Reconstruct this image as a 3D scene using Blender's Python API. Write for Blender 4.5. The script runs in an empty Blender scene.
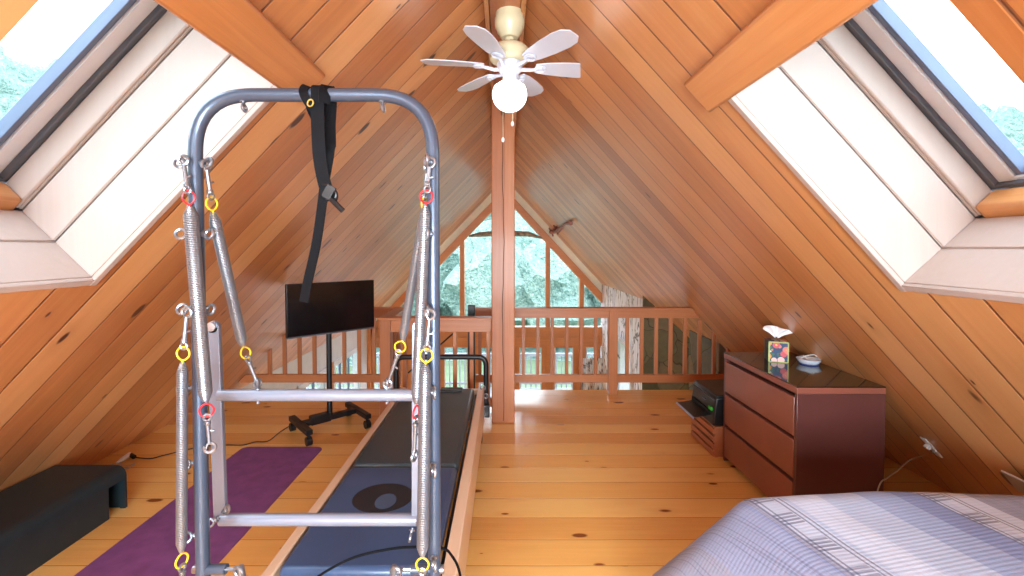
import bpy, bmesh, math, random
from mathutils import Vector, Matrix, noise
random.seed(7)
scene = bpy.context.scene
col = scene.collection
PI = math.pi
R = math.radians

# ------------------------------------------------------------------ camera
FPX, CX, HZ, CAMH, TILT = 443.0, 505.0, 248.0, 1.526, R(1.5)
CY = HZ + FPX*math.tan(TILT)
cam = bpy.data.cameras.new('camera'); camo = bpy.data.objects.new('camera', cam); col.objects.link(camo)
cam.sensor_width = 36; cam.lens = FPX/1024*36
cam.shift_x = (512-CX)/1024; cam.shift_y = -(288-CY)/1024
cam.clip_start = .02; cam.clip_end = 500
camo.location = (0, 0, CAMH); camo.rotation_euler = (PI/2-TILT, 0, 0)
scene.camera = camo

def at(u, v, Y):
    """the point of the place seen at photo position (u, v) at depth Y"""
    a, b = (u-CX)/FPX, -(v-CY)/FPX
    d = Vector((a, math.cos(TILT)+b*math.sin(TILT), -math.sin(TILT)+b*math.cos(TILT)))
    return Vector((0, 0, CAMH))+d*(Y/d.y)

# room numbers
ZAP, ML, MR = 3.0, 1.03, 1.08            # ridge height, the two pitches
YB, YF, YG = -1.7, 4.73, 9.5             # back wall, loft edge, gable
ZLOW = -2.6
def roof(x): return ZAP-(MR*x if x > 0 else -ML*x)

# ------------------------------------------------------------------ mesh builder
class MB:
    def __init__(s): s.v = []; s.f = []
    def add(s, vs, fs, M=None):
        o = len(s.v)
        for p in vs:
            p = Vector(p); s.v.append(M @ p if M is not None else p)
        s.f += [tuple(i+o for i in f) for f in fs]
        return s
    def box(s, x0, x1, y0, y1, z0, z1, M=None):
        vs = [(x0,y0,z0),(x1,y0,z0),(x1,y1,z0),(x0,y1,z0),(x0,y0,z1),(x1,y0,z1),(x1,y1,z1),(x0,y1,z1)]
        return s.add(vs, [(0,3,2,1),(4,5,6,7),(0,1,5,4),(1,2,6,5),(2,3,7,6),(3,0,4,7)], M)
    def hexa(s, bot, top, M=None):
        n = len(bot)
        fs = [tuple(reversed(range(n))), tuple(range(n, 2*n))]+[(i,(i+1)%n,n+(i+1)%n,n+i) for i in range(n)]
        return s.add(list(bot)+list(top), fs, M)
    def prism(s, poly, fn0, fn1, M=None):
        return s.hexa([fn0(*p) for p in poly], [fn1(*p) for p in poly], M)
    def tube(s, pts, r, n=10, closed=False, M=None, caps=True, twist=None):
        P = [Vector(p) for p in pts]; N = len(P)
        rs = r if isinstance(r, (list, tuple)) else [r]*N
        up = None; vs = []; fs = []
        for i in range(N):
            a = P[(i-1) % N] if (closed or i > 0) else P[i]
            b = P[(i+1) % N] if (closed or i < N-1) else P[i]
            t = (b-a).normalized()
            if up is None:
                up = Vector((0,0,1)) if abs(t.z) < .9 else Vector((1,0,0))
            x = (up-t*up.dot(t)).normalized(); up = x; y = t.cross(x)
            for k in range(n):
                q = 2*PI*k/n
                vs.append(P[i]+(x*math.cos(q)+y*math.sin(q))*rs[i])
        L = N if closed else N-1
        for i in range(L):
            for k in range(n):
                j = (i+1) % N
                fs.append((i*n+k, i*n+(k+1)%n, j*n+(k+1)%n, j*n+k))
        if not closed and caps:
            fs.append(tuple(reversed(range(n)))); fs.append(tuple(range((N-1)*n, N*n)))
        return s.add(vs, fs, M)
    def lathe(s, prof, n=24, M=None):
        vs = []; fs = []; N = len(prof)
        for r, z in prof:
            for k in range(n):
                q = 2*PI*k/n; vs.append((max(r,1e-5)*math.cos(q), max(r,1e-5)*math.sin(q), z))
        for i in range(N-1):
            for k in range(n):
                fs.append((i*n+k, i*n+(k+1)%n, (i+1)*n+(k+1)%n, (i+1)*n+k))
        fs.append(tuple(reversed(range(n)))); fs.append(tuple(range((N-1)*n, N*n)))
        return s.add(vs, fs, M)
    def torus(s, c, ax, R0, r, n=16, m=8, sx=1.0, M=None):
        c = Vector(c); ax = Vector(ax).normalized()
        a = (Vector((0,0,1)) if abs(ax.z) < .9 else Vector((1,0,0)))
        x = (a-ax*a.dot(ax)).normalized(); y = ax.cross(x)
        return s.tube([c+x*math.cos(2*PI*i/n)*R0+y*math.sin(2*PI*i/n)*R0*sx for i in range(n)], r, m, True, M)
    def ribbon(s, pts, wdirs, w, t):
        P = [Vector(p) for p in pts]; N = len(P); vs = []; fs = []
        for i in range(N):
            tg = (P[min(i+1,N-1)]-P[max(i-1,0)]).normalized()
            wd = Vector(wdirs[i] if isinstance(wdirs, list) else wdirs)
            wd = (wd-tg*wd.dot(tg)).normalized(); nn = tg.cross(wd)
            for a, b in ((-1,-1),(1,-1),(1,1),(-1,1)):
                vs.append(P[i]+wd*a*w/2+nn*b*t/2)
        for i in range(N-1):
            for k in range(4):
                fs.append((i*4+k, i*4+(k+1)%4, (i+1)*4+(k+1)%4, (i+1)*4+k))
        fs.append((3,2,1,0)); fs.append(tuple(range((N-1)*4, N*4)))
        return s.add(vs, fs)
    def build(s, name, mat, parent=None, bevel=0, smooth=True, seg=2, angle=40, sub=0):
        me = bpy.data.meshes.new(name)
        off = Vector((0,0,0)); q = parent
        while q is not None:
            off += q.location; q = q.parent
        me.from_pydata([p-off for p in s.v], [], s.f); me.validate()
        bm = bmesh.new(); bm.from_mesh(me); bmesh.ops.recalc_face_normals(bm, faces=bm.faces); bm.to_mesh(me); bm.free()
        me.materials.append(mat)
        if smooth:
            for p in me.polygons: p.use_smooth = True
            me.set_sharp_from_angle(angle=R(angle))
        o = bpy.data.objects.new(name, me); col.objects.link(o)
        if parent is not None: o.parent = parent
        if bevel:
            b = o.modifiers.new('bevel', 'BEVEL'); b.width = bevel; b.segments = seg; b.limit_method = 'ANGLE'; b.angle_limit = R(40)
        if sub:
            m = o.modifiers.new('sub', 'SUBSURF'); m.levels = sub; m.render_levels = sub
        return o

def tag(o, label=None, cat=None, group=None, kind=None):
    if label: o['label'] = label
    if cat: o['category'] = cat
    if group: o['group'] = group
    if kind: o['kind'] = kind
    return o
def thing(name, label, cat, loc, group=None):
    o = bpy.data.objects.new(name, None); col.objects.link(o); o.location = loc; o.empty_display_size = .1
    return tag(o, label, cat, group)
def struct(o): o['kind'] = 'structure'; return o
def copy_tree(o, parent=None):
    c = o.copy(); col.objects.link(c)
    if parent is not None: c.parent = parent
    for ch in list(o.children): copy_tree(ch, c)
    return c

# ------------------------------------------------------------------ materials
class NT:
    def __init__(s, name):
        s.m = bpy.data.materials.new(name); s.m.use_nodes = True; s.t = s.m.node_tree; s.t.nodes.clear()
        s.out = s.n('ShaderNodeOutputMaterial')
    def n(s, typ, **kw):
        x = s.t.nodes.new(typ)
        for k, v in kw.items(): setattr(x, k, v)
        return x
    def l(s, a, b): s.t.links.new(a, b)
    def val(s, sock, v):
        if hasattr(v, 'links') or isinstance(v, bpy.types.NodeSocket): s.l(v, sock)
        else: sock.default_value = v
    def math(s, op, a, b=None, c=None, clamp=False):
        x = s.n('ShaderNodeMath', operation=op); x.use_clamp = clamp
        for i, q in enumerate((a, b, c)):
            if q is not None: s.val(x.inputs[i], q)
        return x.outputs[0]
    def ramp(s, fac, stops, interp='LINEAR'):
        x = s.n('ShaderNodeValToRGB'); cr = x.color_ramp; cr.interpolation = interp
        while len(cr.elements) < len(stops): cr.elements.new(.5)
        for e, (p, c) in zip(cr.elements, stops):
            e.position = p; e.color = (*c, 1) if len(c) == 3 else c
        s.l(fac, x.inputs[0]); return x.outputs[0]
    def mix(s, fac, a, b, blend='MIX'):
        x = s.n('ShaderNodeMix', data_type='RGBA', blend_type=blend)
        s.val(x.inputs[0], fac)
        for sock, v in ((x.inputs[6], a), (x.inputs[7], b)):
            if isinstance(v, tuple): sock.default_value = (*v, 1) if len(v) == 3 else v
            else: s.l(v, sock)
        return x.outputs[2]
    def vec(s, x, y, z=0.0):
        c = s.n('ShaderNodeCombineXYZ')
        for i, q in enumerate((x, y, z)): s.val(c.inputs[i], q)
        return c.outputs[0]
    def coords(s):
        tc = s.n('ShaderNodeTexCoord'); sp = s.n('ShaderNodeSeparateXYZ'); s.l(tc.outputs['Object'], sp.inputs[0])
        return tc.outputs['Object'], sp.outputs[0], sp.outputs[1], sp.outputs[2]
    def noise(s, vec, scale=5, detail=3, rough=.5, dist=0):
        x = s.n('ShaderNodeTexNoise'); s.l(vec, x.inputs['Vector'])
        x.inputs['Scale'].default_value = scale; x.inputs['Detail'].default_value = detail
        x.inputs['Roughness'].default_value = rough; x.inputs['Distortion'].default_value = dist
        return x.outputs[0]
    def principled(s, color, rough=.5, metal=0, bump=None, bstr=.3, bdist=.01, spec=.5, coat=0, trans=0, emit=None, estr=0, coatr=.1):
        b = s.n('ShaderNodeBsdfPrincipled')
        if isinstance(color, tuple): b.inputs['Base Color'].default_value = (*color[:3], 1)
        else: s.l(color, b.inputs['Base Color'])
        s.val(b.inputs['Roughness'], rough); b.inputs['Metallic'].default_value = metal
        b.inputs['Specular IOR Level'].default_value = spec
        b.inputs['Coat Weight'].default_value = coat; b.inputs['Coat Roughness'].default_value = coatr
        b.inputs['Transmission Weight'].default_value = trans
        if emit: b.inputs['Emission Color'].default_value = (*emit, 1); b.inputs['Emission Strength'].default_value = estr
        if bump is not None:
            bp = s.n('ShaderNodeBump'); bp.inputs['Strength'].default_value = bstr; bp.inputs['Distance'].default_value = bdist
            s.l(bump, bp.inputs['Height']); s.l(bp.outputs[0], b.inputs['Normal'])
        s.l(b.outputs[0], s.out.inputs[0]); return s.m

def srgb(r, g, b):
    f = lambda c: (c/255/12.92) if c/255 <= .04045 else ((c/255+.055)/1.055)**2.4
    return (f(r), f(g), f(b))

def plain(name, c, rough=.5, metal=0, spec=.5, coat=0, var=.06, scale=8, bump=0):
    t = NT(name); o, x, y, z = t.coords()
    nz = t.noise(o, scale, 4)
    a = tuple(max(0, q*(1-var*2)) for q in c); b = tuple(min(1, q*(1+var*2)) for q in c)
    cc = t.ramp(nz, [(.3, a), (.7, b)])
    if bump:
        return t.principled(cc, rough, metal, t.noise(o, scale*20, 2), bump, .002, spec, coat)
    return t.principled(cc, rough, metal, None, spec=spec, coat=coat)

def wood(name, along, across, w, cols, knotc, groovec=None, rough=.4, coat=0., kn=(.55, .15), grain=.5, alscale=1.0, spec=.5, side=False, tint=.5, gw=.012, ksc=1.0, coatr=.15):
    """pine: boards of width w lying side by side in 'across', running in 'along' (object axes)"""
    t = NT(name); o, x, y, z = t.coords(); ax = {'x': x, 'y': y, 'z': z}
    a = ax[across]; l = t.math('MULTIPLY', ax[along], alscale)
    third = ax[[k for k in 'xyz' if k not in (along, across)][0]]
    if side:                                           # the two slopes get boards of their own
        a2 = t.math('ADD', a, t.math('MULTIPLY', t.math('SIGN', x), 40.0))
    else: a2 = a
    q = t.math('DIVIDE', a2, w); idx = t.math('FLOOR', q); fr = t.math('SUBTRACT', q, idx)
    wn = t.n('ShaderNodeTexWhiteNoise', noise_dimensions='1D'); t.l(idx, wn.inputs['W']); rnd = wn.outputs['Value']
    l2 = t.math('ADD', l, t.math('MULTIPLY', rnd, 23.0))
    t3 = third if not side else 0.0
    # knots
    vo = t.n('ShaderNodeTexVoronoi', voronoi_dimensions='3D', feature='F1')
    vo.inputs['Scale'].default_value = 1; vo.inputs['Randomness'].default_value = .9
    t.l(t.vec(t.math('MULTIPLY', a2, 6.5*ksc), t.math('MULTIPLY', l2, 2.6*ksc), t.math('MULTIPLY', idx, 9.7)), vo.inputs['Vector'])
    d = vo.outputs['Distance']
    cs = t.n('ShaderNodeSeparateColor'); t.l(vo.outputs['Color'], cs.inputs[0])
    thr = t.math('MULTIPLY', t.math('SUBTRACT', cs.outputs[0], kn[0], clamp=True), kn[1]/(1-kn[0]))
    kd = t.math('DIVIDE', d, t.math('ADD', thr, .0001))
    isk = t.math('GREATER_THAN', thr, .012)
    kmask = t.math('MULTIPLY', t.math('SUBTRACT', 1.12, kd, clamp=True), isk, clamp=True)
    kmask = t.math('MULTIPLY', kmask, 3.2, clamp=True)
    halo = t.math('MULTIPLY', t.math('SUBTRACT', 1.0, t.math('DIVIDE', kd, 3.5), clamp=True), isk, clamp=True)
    # grain
    warp = t.math('MULTIPLY', halo, .012)
    gv = t.vec(t.math('MULTIPLY', t.math('ADD', a2, warp), 38), t.math('MULTIPLY', l2, 1.5), t.math('ADD', t.math('MULTIPLY', idx, 3.1), t.math('MULTIPLY', t3, 38) if not side else 0.0))
    g = t.noise(gv, 1.0, 4, .6, .6)
    big = t.noise(t.vec(t.math('MULTIPLY', a2, 3), t.math('MULTIPLY', l2, .6), idx), 1.0, 2)
    f = t.math('ADD', t.math('MULTIPLY', t.math('SUBTRACT', g, .5), grain), t.math('ADD', .5, t.math('ADD', t.math('MULTIPLY', t.math('SUBTRACT', rnd, .5), tint), t.math('MULTIPLY', t.math('SUBTRACT', big, .5), .5))), clamp=True)
    c = t.ramp(f, [(.12, cols[0]), (.5, cols[1]), (.88, cols[2])])
    c = t.mix(t.math('MULTIPLY', halo, .35), c, cols[0])
    c = t.mix(kmask, c, knotc)
    bump = t.math('MULTIPLY', g, .12)
    if groovec is not None:
        e = t.math('MINIMUM', fr, t.math('SUBTRACT', 1.0, fr))
        gm = t.math('LESS_THAN', e, gw/w*.5)
        c = t.mix(gm, c, groovec)
        eb = t.math('MULTIPLY', t.math('MINIMUM', e, gw/w), w/gw)
        bump = t.math('ADD', bump, eb)
    return t.principled(c, rough, 0, bump, .5, .006, spec, coat, coatr=coatr)

C_PINE = [srgb(172,106,58), srgb(205,141,86), srgb(222,166,110)]
M_ceil = wood('pine_ceiling', 'z', 'y', .184, C_PINE, srgb(70,34,20), srgb(122,74,46), .40, .65, side=True, alscale=1.45, tint=.72, grain=.45, kn=(.40,.19), gw=.007, ksc=1.1, coatr=.32)
M_floor = wood('pine_floor', 'x', 'y', .19, [srgb(220,156,84), srgb(242,188,108), srgb(247,205,130)], srgb(132,70,34), srgb(178,118,62), .2, .4, kn=(.42,.20), tint=.5, grain=.35, gw=.004, ksc=1.45)
M_board = wood('pine_trim', 'y', 'x', 5.0, C_PINE, srgb(96,48,26), None, .4, .2, kn=(.6,.14))
M_timber = wood('timber_post_wood', 'z', 'x', 5.0, [srgb(152,90,54), srgb(180,112,70), srgb(197,132,88)], srgb(80,36,18), None, .45, .15, kn=(.6,.16))
M_rail = wood('rail_wood', 'x', 'z', 5.0, [srgb(152,90,54), srgb(180,112,70), srgb(197,132,88)], srgb(90,44,24), None, .4, .2, kn=(.72,.12))
M_railv = wood('baluster_wood', 'z', 'x', 5.0, [srgb(152,90,54), srgb(180,112,70), srgb(197,132,88)], srgb(90,44,24), None, .4, .2, kn=(.8,.1))
M_gtrim = wood('gable_trim_wood', 'x', 'z', 5.0, [srgb(190,118,68), srgb(214,140,86), srgb(226,160,108)], srgb(96,44,22), None, .45, .1, kn=(.75,.12))
M_jamb = wood('skylit_pine', 'z', 'y', 5.0, [srgb(168,148,139), srgb(188,170,162), srgb(198,182,176)], srgb(140,104,84), None, .4, .1, alscale=1.4, kn=(.72,.1), grain=.3)  # pine coloured pale for the strong skylight falling on it
M_pale = wood('maple', 'y', 'x', 5.0, [srgb(206,170,140), srgb(222,190,162), srgb(232,206,182)], srgb(190,150,120), None, .35, .3, kn=(.97,.02), grain=.3)
M_crate = wood('crate_wood', 'y', 'z', 5.0, [srgb(150,88,56), srgb(176,108,72), srgb(190,124,86)], srgb(110,60,36), None, .5, 0, kn=(.9,.1))
M_steelblue = plain('grey_blue_paint', srgb(74,86,106), .32, .35, coat=.3, var=.02)
M_alu = plain('brushed_aluminium', srgb(206,208,216), .34, .75, var=.03)
M_white_metal = plain('white_coated_bar', srgb(138,144,162), .36, .3, coat=.2, var=.02)
M_spring = plain('spring_steel', srgb(158,160,168), .34, .75, var=.05, scale=30)
M_chrome = plain('chrome', srgb(152,156,166), .28, .8, var=.02)
M_red = plain('red_loop', srgb(190,36,48), .4, 0, var=.05)
M_yellow = plain('yellow_loop', srgb(232,190,40), .4, 0, var=.05)
M_black = plain('black_metal', srgb(24,26,30), .4, .2, var=.05)
M_blackp = plain('black_plastic', srgb(22,23,27), .35, 0, var=.05)
M_strap = plain('black_webbing', srgb(13,14,19), .7, 0, spec=.15, var=.1, scale=60, bump=.3)
M_vinyl = plain('dark_blue_vinyl', srgb(52,74,108), .36, 0, coat=.15, var=.05, scale=4)
M_vinyl2 = plain('dark_green_vinyl', srgb(48,62,70), .36, 0, coat=.15, var=.05, scale=4)
M_logo = plain('dark_print', srgb(24,28,36), .5, var=.04)
M_logob = plain('blue_print', srgb(58,78,104), .45, var=.04)
M_screen = plain('screen_glass', srgb(14,15,18), .12, 0, coat=.4, var=.02)
M_mat = plain('purple_mat', srgb(124,74,134), .75, 0, var=.08, scale=12, bump=.5)
M_step = plain('dark_teal_plastic', srgb(24,38,44), .5, 0, var=.05, scale=10, bump=.15)
M_dress = plain('red_brown_veneer_lit', srgb(134,78,64), .3, 0, coat=.25, var=.06, scale=3)  # veneer of front and top, their lit tone put into the colour
M_dressd = plain('red_brown_veneer_shaded', srgb(88,50,47), .3, 0, coat=.25, var=.05, scale=3)  # same veneer, with the shade of the sides put into the colour
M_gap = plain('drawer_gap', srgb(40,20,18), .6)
M_glasstop = plain('black_glass_top', srgb(26,24,26), .06, 0, coat=.5, var=.02)
M_white = plain('white_plastic', srgb(226,226,226), .4, 0, var=.02)
M_cream = plain('cream_enamel', srgb(212,204,170), .4, 0, coat=.2, var=.03)
M_fanwhite = plain('white_enamel', srgb(206,212,228), .4, 0, coat=.2, var=.02)
M_paper = plain('tissue_paper', srgb(238,238,244), .8, 0, var=.02)
M_green = plain('green_label', srgb(70,190,60), .5)
M_porcelain = plain('blue_white_porcelain', srgb(206,214,226), .2, 0, coat=.5, var=.06, scale=40)
M_wallw = plain('white_plaster', srgb(214,216,224), .8, 0, var=.02)
M_frame_grey = plain('grey_gasket', srgb(96,100,110), .45, .2, var=.05)
M_frame_white = plain('white_sash', srgb(222,226,236), .4, 0, var=.02)
M_frame_blue = plain('blue_grey_sash', srgb(106,120,148), .4, .2, var=.03)
M_drift = plain('driftwood', srgb(150,140,124), .8, 0, var=.25, scale=16)
M_copper = plain('brown_copper', srgb(140,84,70), .5, .2, var=.2, scale=30)
M_cordw = plain('white_cord', srgb(168,156,138), .5)
M_deck = plain('grey_deck_boards', srgb(140,140,146), .7, 0, var=.08, scale=3)
M_leaf = None
def leafmat():
    t = NT('haze_paled_leaves'); o, x, y, z = t.coords()
    n1 = t.noise(o, 5.5, 6, .8); n2 = t.noise(o, .35, 3)
    c = t.ramp(t.math('ADD', t.math('MULTIPLY', n1, .75), t.math('MULTIPLY', n2, .25)), [(.36, (.17,.31,.28)), (.5, (.36,.53,.47)), (.62, (.62,.76,.66))])  # leaf greens paled to stand in for haze and window glare
    return t.principled(c, .8, 0, t.noise(o, 4.0, 4, .7), 1.0, 1.0, .1)
M_leaf = leafmat()
def grassmat():
    t = NT('lawn_grass'); o, x, y, z = t.coords()
    c = t.ramp(t.noise(o, 2.0, 6, .7), [(.3, (.11,.15,.09)), (.7, (.18,.23,.14))])
    return t.principled(c, .9, spec=.1)
M_grass = grassmat()
def glassmat():
    t = NT('window_glass')
    tr = t.n('ShaderNodeBsdfTransparent'); tr.inputs[0].default_value = (.96,.985,.985,1)
    gl = t.n('ShaderNodeBsdfGlossy'); gl.inputs['Roughness'].default_value = .02
    fr = t.n('ShaderNodeFresnel'); fr.inputs[0].default_value = 1.45
    mx = t.n('ShaderNodeMixShader'); t.l(t.math('MULTIPLY', fr.outputs[0], .04), mx.inputs[0]); t.l(tr.outputs[0], mx.inputs[1]); t.l(gl.outputs[0], mx.inputs[2])
    t.l(mx.outputs[0], t.out.inputs[0]); return t.m
M_glass = glassmat()
def stonemat():
    t = NT('grey_green_stone'); o, x, y, z = t.coords()
    nz = t.n('ShaderNodeTexNoise'); nz.inputs['Scale'].default_value = 3; t.l(o, nz.inputs['Vector'])
    wv = t.mix(.18, o, nz.outputs['Color'])
    vo = t.n('ShaderNodeTexVoronoi', feature='DISTANCE_TO_EDGE'); vo.inputs['Scale'].default_value = 3.4; t.l(wv, vo.inputs['Vector'])
    vc = t.n('ShaderNodeTexVoronoi'); vc.inputs['Scale'].default_value = 3.4; t.l(wv, vc.inputs['Vector'])
    cs = t.n('ShaderNodeSeparateColor'); t.l(vc.outputs['Color'], cs.inputs[0])
    c = t.ramp(cs.outputs[0], [(.1, srgb(92,92,78)), (.4, srgb(120,116,94)), (.65, srgb(140,124,104)), (.9, srgb(108,112,104))])
    c = t.mix(t.math('MULTIPLY', t.noise(o, 14, 4), .5), c, srgb(60,58,50))
    c = t.mix(t.math('LESS_THAN', vo.outputs[0], .012), c, srgb(76,72,62))
    return t.principled(c, .85, 0, t.math('MINIMUM', vo.outputs[0], .1), 1, .08)
M_stone = stonemat()
def birchmat():
    t = NT('birch_print'); o, x, y, z = t.coords()
    # pale trunks with dark peeling lines, on a board facing the room
    p = t.math('ADD', x, y)
    n = t.noise(t.vec(t.math('MULTIPLY', p, 3.6), t.math('MULTIPLY', z, 1.0), 0.0), 1.0, 3, .6, 1.2)
    ln = t.math('ABSOLUTE', t.math('SUBTRACT', n, .5))
    trunk = t.noise(t.vec(t.math('MULTIPLY', p, 3.0), t.math('MULTIPLY', z, .25), 3.0), 1.0, 2)
    c = t.ramp(trunk, [(.35, srgb(218,222,244)), (.5, srgb(240,243,255)), (.62, srgb(246,248,255)), (.72, srgb(226,208,200))])
    c = t.mix(t.math('MULTIPLY', t.math('SUBTRACT', .030, ln, clamp=True), 36, clamp=True), c, srgb(86,80,90))
    n3 = t.noise(t.vec(t.math('MULTIPLY', p, 9), t.math('MULTIPLY', z, 7), 1.0), 1.0, 3)
    c = t.mix(t.math('GREATER_THAN', n3, .72), c, srgb(104,100,112))
    return t.principled(c, .8)
M_birch = birchmat()
def globemat():
    t = NT('lit_globe')
    e = t.n('ShaderNodeEmission'); e.inputs[0].default_value = (1,.97,.93,1); e.inputs[1].default_value = 5
    t.l(e.outputs[0], t.out.inputs[0]); return t.m
M_globe = globemat()
def floralmat():
    t = NT('floral_print'); o, x, y, z = t.coords()
    vo = t.n('ShaderNodeTexVoronoi'); vo.inputs['Scale'].default_value = 24; t.l(o, vo.inputs['Vector'])
    cs = t.n('ShaderNodeSeparateColor'); t.l(vo.outputs['Color'], cs.inputs[0])
    flower = t.ramp(cs.outputs[0], [(.0, srgb(224,120,110)), (.25, srgb(236,196,190)), (.45, srgb(226,150,70)), (.62, srgb(206,80,90)), (.8, srgb(240,220,200))], 'CONSTANT')
    dist = t.math('MULTIPLY', vo.outputs['Distance'], 1.0)
    c = t.mix(t.math('GREATER_THAN', dist, .52), flower, t.ramp(t.noise(o, 30, 2), [(.4, srgb(30,60,100)), (.55, srgb(40,100,80)), (.65, srgb(60,40,90))], 'CONSTANT'))
    c = t.mix(t.math('LESS_THAN', dist, .14), c, srgb(240,200,90))
    return t.principled(c, .5)
M_floral = floralmat()
M_cardy = plain('yellow_green_card', srgb(186,196,120), .5)
def quiltmat():
    t = NT('striped_quilt'); o, x, y, z = t.coords()
    s, c0 = math.sin(R(10)), math.cos(R(10))
    p = t.math('ADD', t.math('MULTIPLY', x, c0), t.math('MULTIPLY', y, s))     # across the stripes
    q = t.math('SUBTRACT', t.math('MULTIPLY', y, c0), t.math('MULTIPLY', x, s))
    P0, P1 = -.6, 2.2
    f = t.math('DIVIDE', t.math('SUBTRACT', p, P0), P1-P0)
    def pos(v): return (v-P0)/(P1-P0)
    A, B, L, D, G = srgb(158,170,206), srgb(148,162,204), srgb(184,200,230), srgb(138,155,202), srgb(160,167,194)
    W, K = srgb(204,216,240), srgb(80,88,120)
    # p measured from the bed's far left corner
    stripes = [(-.6,A),(-.34,G),(-.16,A),(-.02,B),(.0,G),(.09,L),(.14,W),(.26,L),(.40,srgb(160,178,218)),(.52,D),(.66,W),(.78,G),(.95,A),(1.1,G),(1.25,L),(1.5,D)]
    cc = t.ramp(f, [(pos(a), b) for a, b in stripes], 'CONSTANT')
    # fine woven lines along the stripe
    ln = t.noise(t.vec(t.math('MULTIPLY', p, 210), t.math('MULTIPLY', q, 1.2), 0.0), 1.0, 2)
    lm = t.ramp(p and ln, [(.52, (0,0,0)), (.6, (1,1,1))])
    grey = t.ramp(f, [(0,(1,1,1)),(pos(.0),(.7,.7,.7)),(pos(.09),(.25,.25,.25)),(pos(.66),(.2,.2,.2)),(pos(.78),(1,1,1)),(pos(1.25),(.3,.3,.3))], 'CONSTANT')
    cc = t.mix(t.math('MULTIPLY', t.math('MULTIPLY', lm, grey), .35), cc, srgb(96,100,128))
    # two plaid strips: dark line pairs plus dark cross bars
    for a0, a1 in ((.02,.13),(.62,.76)):
        inside = t.math('MULTIPLY', t.math('GREATER_THAN', p, a0), t.math('LESS_THAN', p, a1))
        bar = t.math('GREATER_THAN', t.math('FRACT', t.math('MULTIPLY', q, 7.5)), .55)
        half = t.math('MULTIPLY', t.math('GREATER_THAN', p, a0+.0), t.math('LESS_THAN', p, a0+.075))
        wt = t.math('MULTIPLY', inside, .8)
        cc = t.mix(wt, cc, W)
        hatch = t.math('GREATER_THAN', t.math('FRACT', t.math('MULTIPLY', q, 60)), .35)
        cc = t.mix(t.math('MULTIPLY', t.math('MULTIPLY', t.math('MULTIPLY', bar, half), hatch), .55), cc, K)
        for off in (.0, .016, .082, .1):
            lnm = t.math('LESS_THAN', t.math('ABSOLUTE', t.math('SUBTRACT', p, a0+off)), .004)
            cc = t.mix(t.math('MULTIPLY', lnm, .6), cc, K)
    # plaid patch on the hanging side
    inside = t.math('MULTIPLY', t.math('GREATER_THAN', p, -.30), t.math('LESS_THAN', p, -.19))
    bar = t.math('MULTIPLY', t.math('GREATER_THAN', z, .39), t.math('LESS_THAN', z, .51))
    hatch = t.math('MAXIMUM', t.math('GREATER_THAN', t.math('FRACT', t.math('MULTIPLY', z, 26)), .5), t.math('GREATER_THAN', t.math('FRACT', t.math('MULTIPLY', p, 40)), .6))
    cc = t.mix(t.math('MULTIPLY', t.math('MULTIPLY', t.math('MULTIPLY', bar, inside), hatch), .75), cc, K)
    qb = t.math('ADD', t.math('MULTIPLY', t.math('SINE', t.math('MULTIPLY', q, 420)), .4), t.noise(o, 60, 2))
    return t.principled(cc, .85, 0, qb, .25, .002, .2)
M_quilt = quiltmat()

# ------------------------------------------------------------------ room shell
SY0, SY1 = .911, 1.649
SKX = {1: (.839, 1.487), -1: (.843, 1.539)}
def slope_quads(sgn):
    """roof slope as quads around the skylight hole"""
    mb = MB(); X0, X1 = SKX[sgn]
    m = MR if sgn > 0 else ML
    xe = {1: ZAP/MR, -1: ZAP/ML}[sgn]
    xs = [0, X0, X1, xe]; ys = [YB, SY0, SY1, YF]
    T = .03
    def P(x, y, k): return (sgn*(x+k*T*m/math.hypot(1,m)), y, roof(sgn*x)+k*T/math.hypot(1,m))
    vs = [P(x, y, 0) for x in xs for y in ys]
    n = 4
    fs = [(i*n+j, (i+1)*n+j, (i+1)*n+j+1, i*n+j+1) for i in range(3) for j in range(3) if not (i == 1 and j == 1)]
    mb.add(vs, fs)
    # great-room side of the roof beyond the loft edge, running down past the loft floor
    xg = 3.15
    mb.add([P(0,YF,0), P(xg,YF,0), P(xg,YG+.3,0), P(0,YG+.3,0)], [(0,1,2,3)])
    return mb
c0 = MB()
for sg in (1, -1):
    q = slope_quads(sg); c0.add(q.v, q.f)
ceil = c0.build('ceiling', M_ceil, smooth=False); struct(ceil)
# outer roof skin stops light from leaking
sk = MB()
def roofskin(sgn):
    m = MR if sgn > 0 else ML; H = .56
    X0, X1 = SKX[sgn]; e = (m/math.hypot(1,m), 1/math.hypot(1,m))
    def P(x, y): return (sgn*(x+e[0]*H), y, ZAP-m*x+e[1]*H)
    xs = [-e[0]*H, X0-.0, X1+.0, 3.3]; ys = [YB-.3, SY0, SY1, YG+.6]
    vs = [P(x, y) for x in xs for y in ys]
    fs = [(i*4+j, (i+1)*4+j, (i+1)*4+j+1, i*4+j+1) for i in range(3) for j in range(3) if not (i == 1 and j == 1)]
    sk.add(vs, fs)
roofskin(1); roofskin(-1)
struct(sk.build('ceiling_roof_outer', plain('roof_shingle', srgb(80,78,76), .9), smooth=False))

# floor with the stair notch
fl = MB()
fl.box(-2.95, 2.85, YB, 4.05, -.25, 0)
fl.box(-.1, 2.85, 4.05, YF, -.25, 0)
fl.box(-2.95, -1.12, 4.05, YF, -.25, 0)
struct(fl.build('floor', M_floor, smooth=False))
fl = MB(); fl.box(-3.2, 3.4, 1.5, YG+.1, ZLOW-.1, ZLOW)
struct(fl.build('floor_great_room', M_floor, smooth=False))

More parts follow.
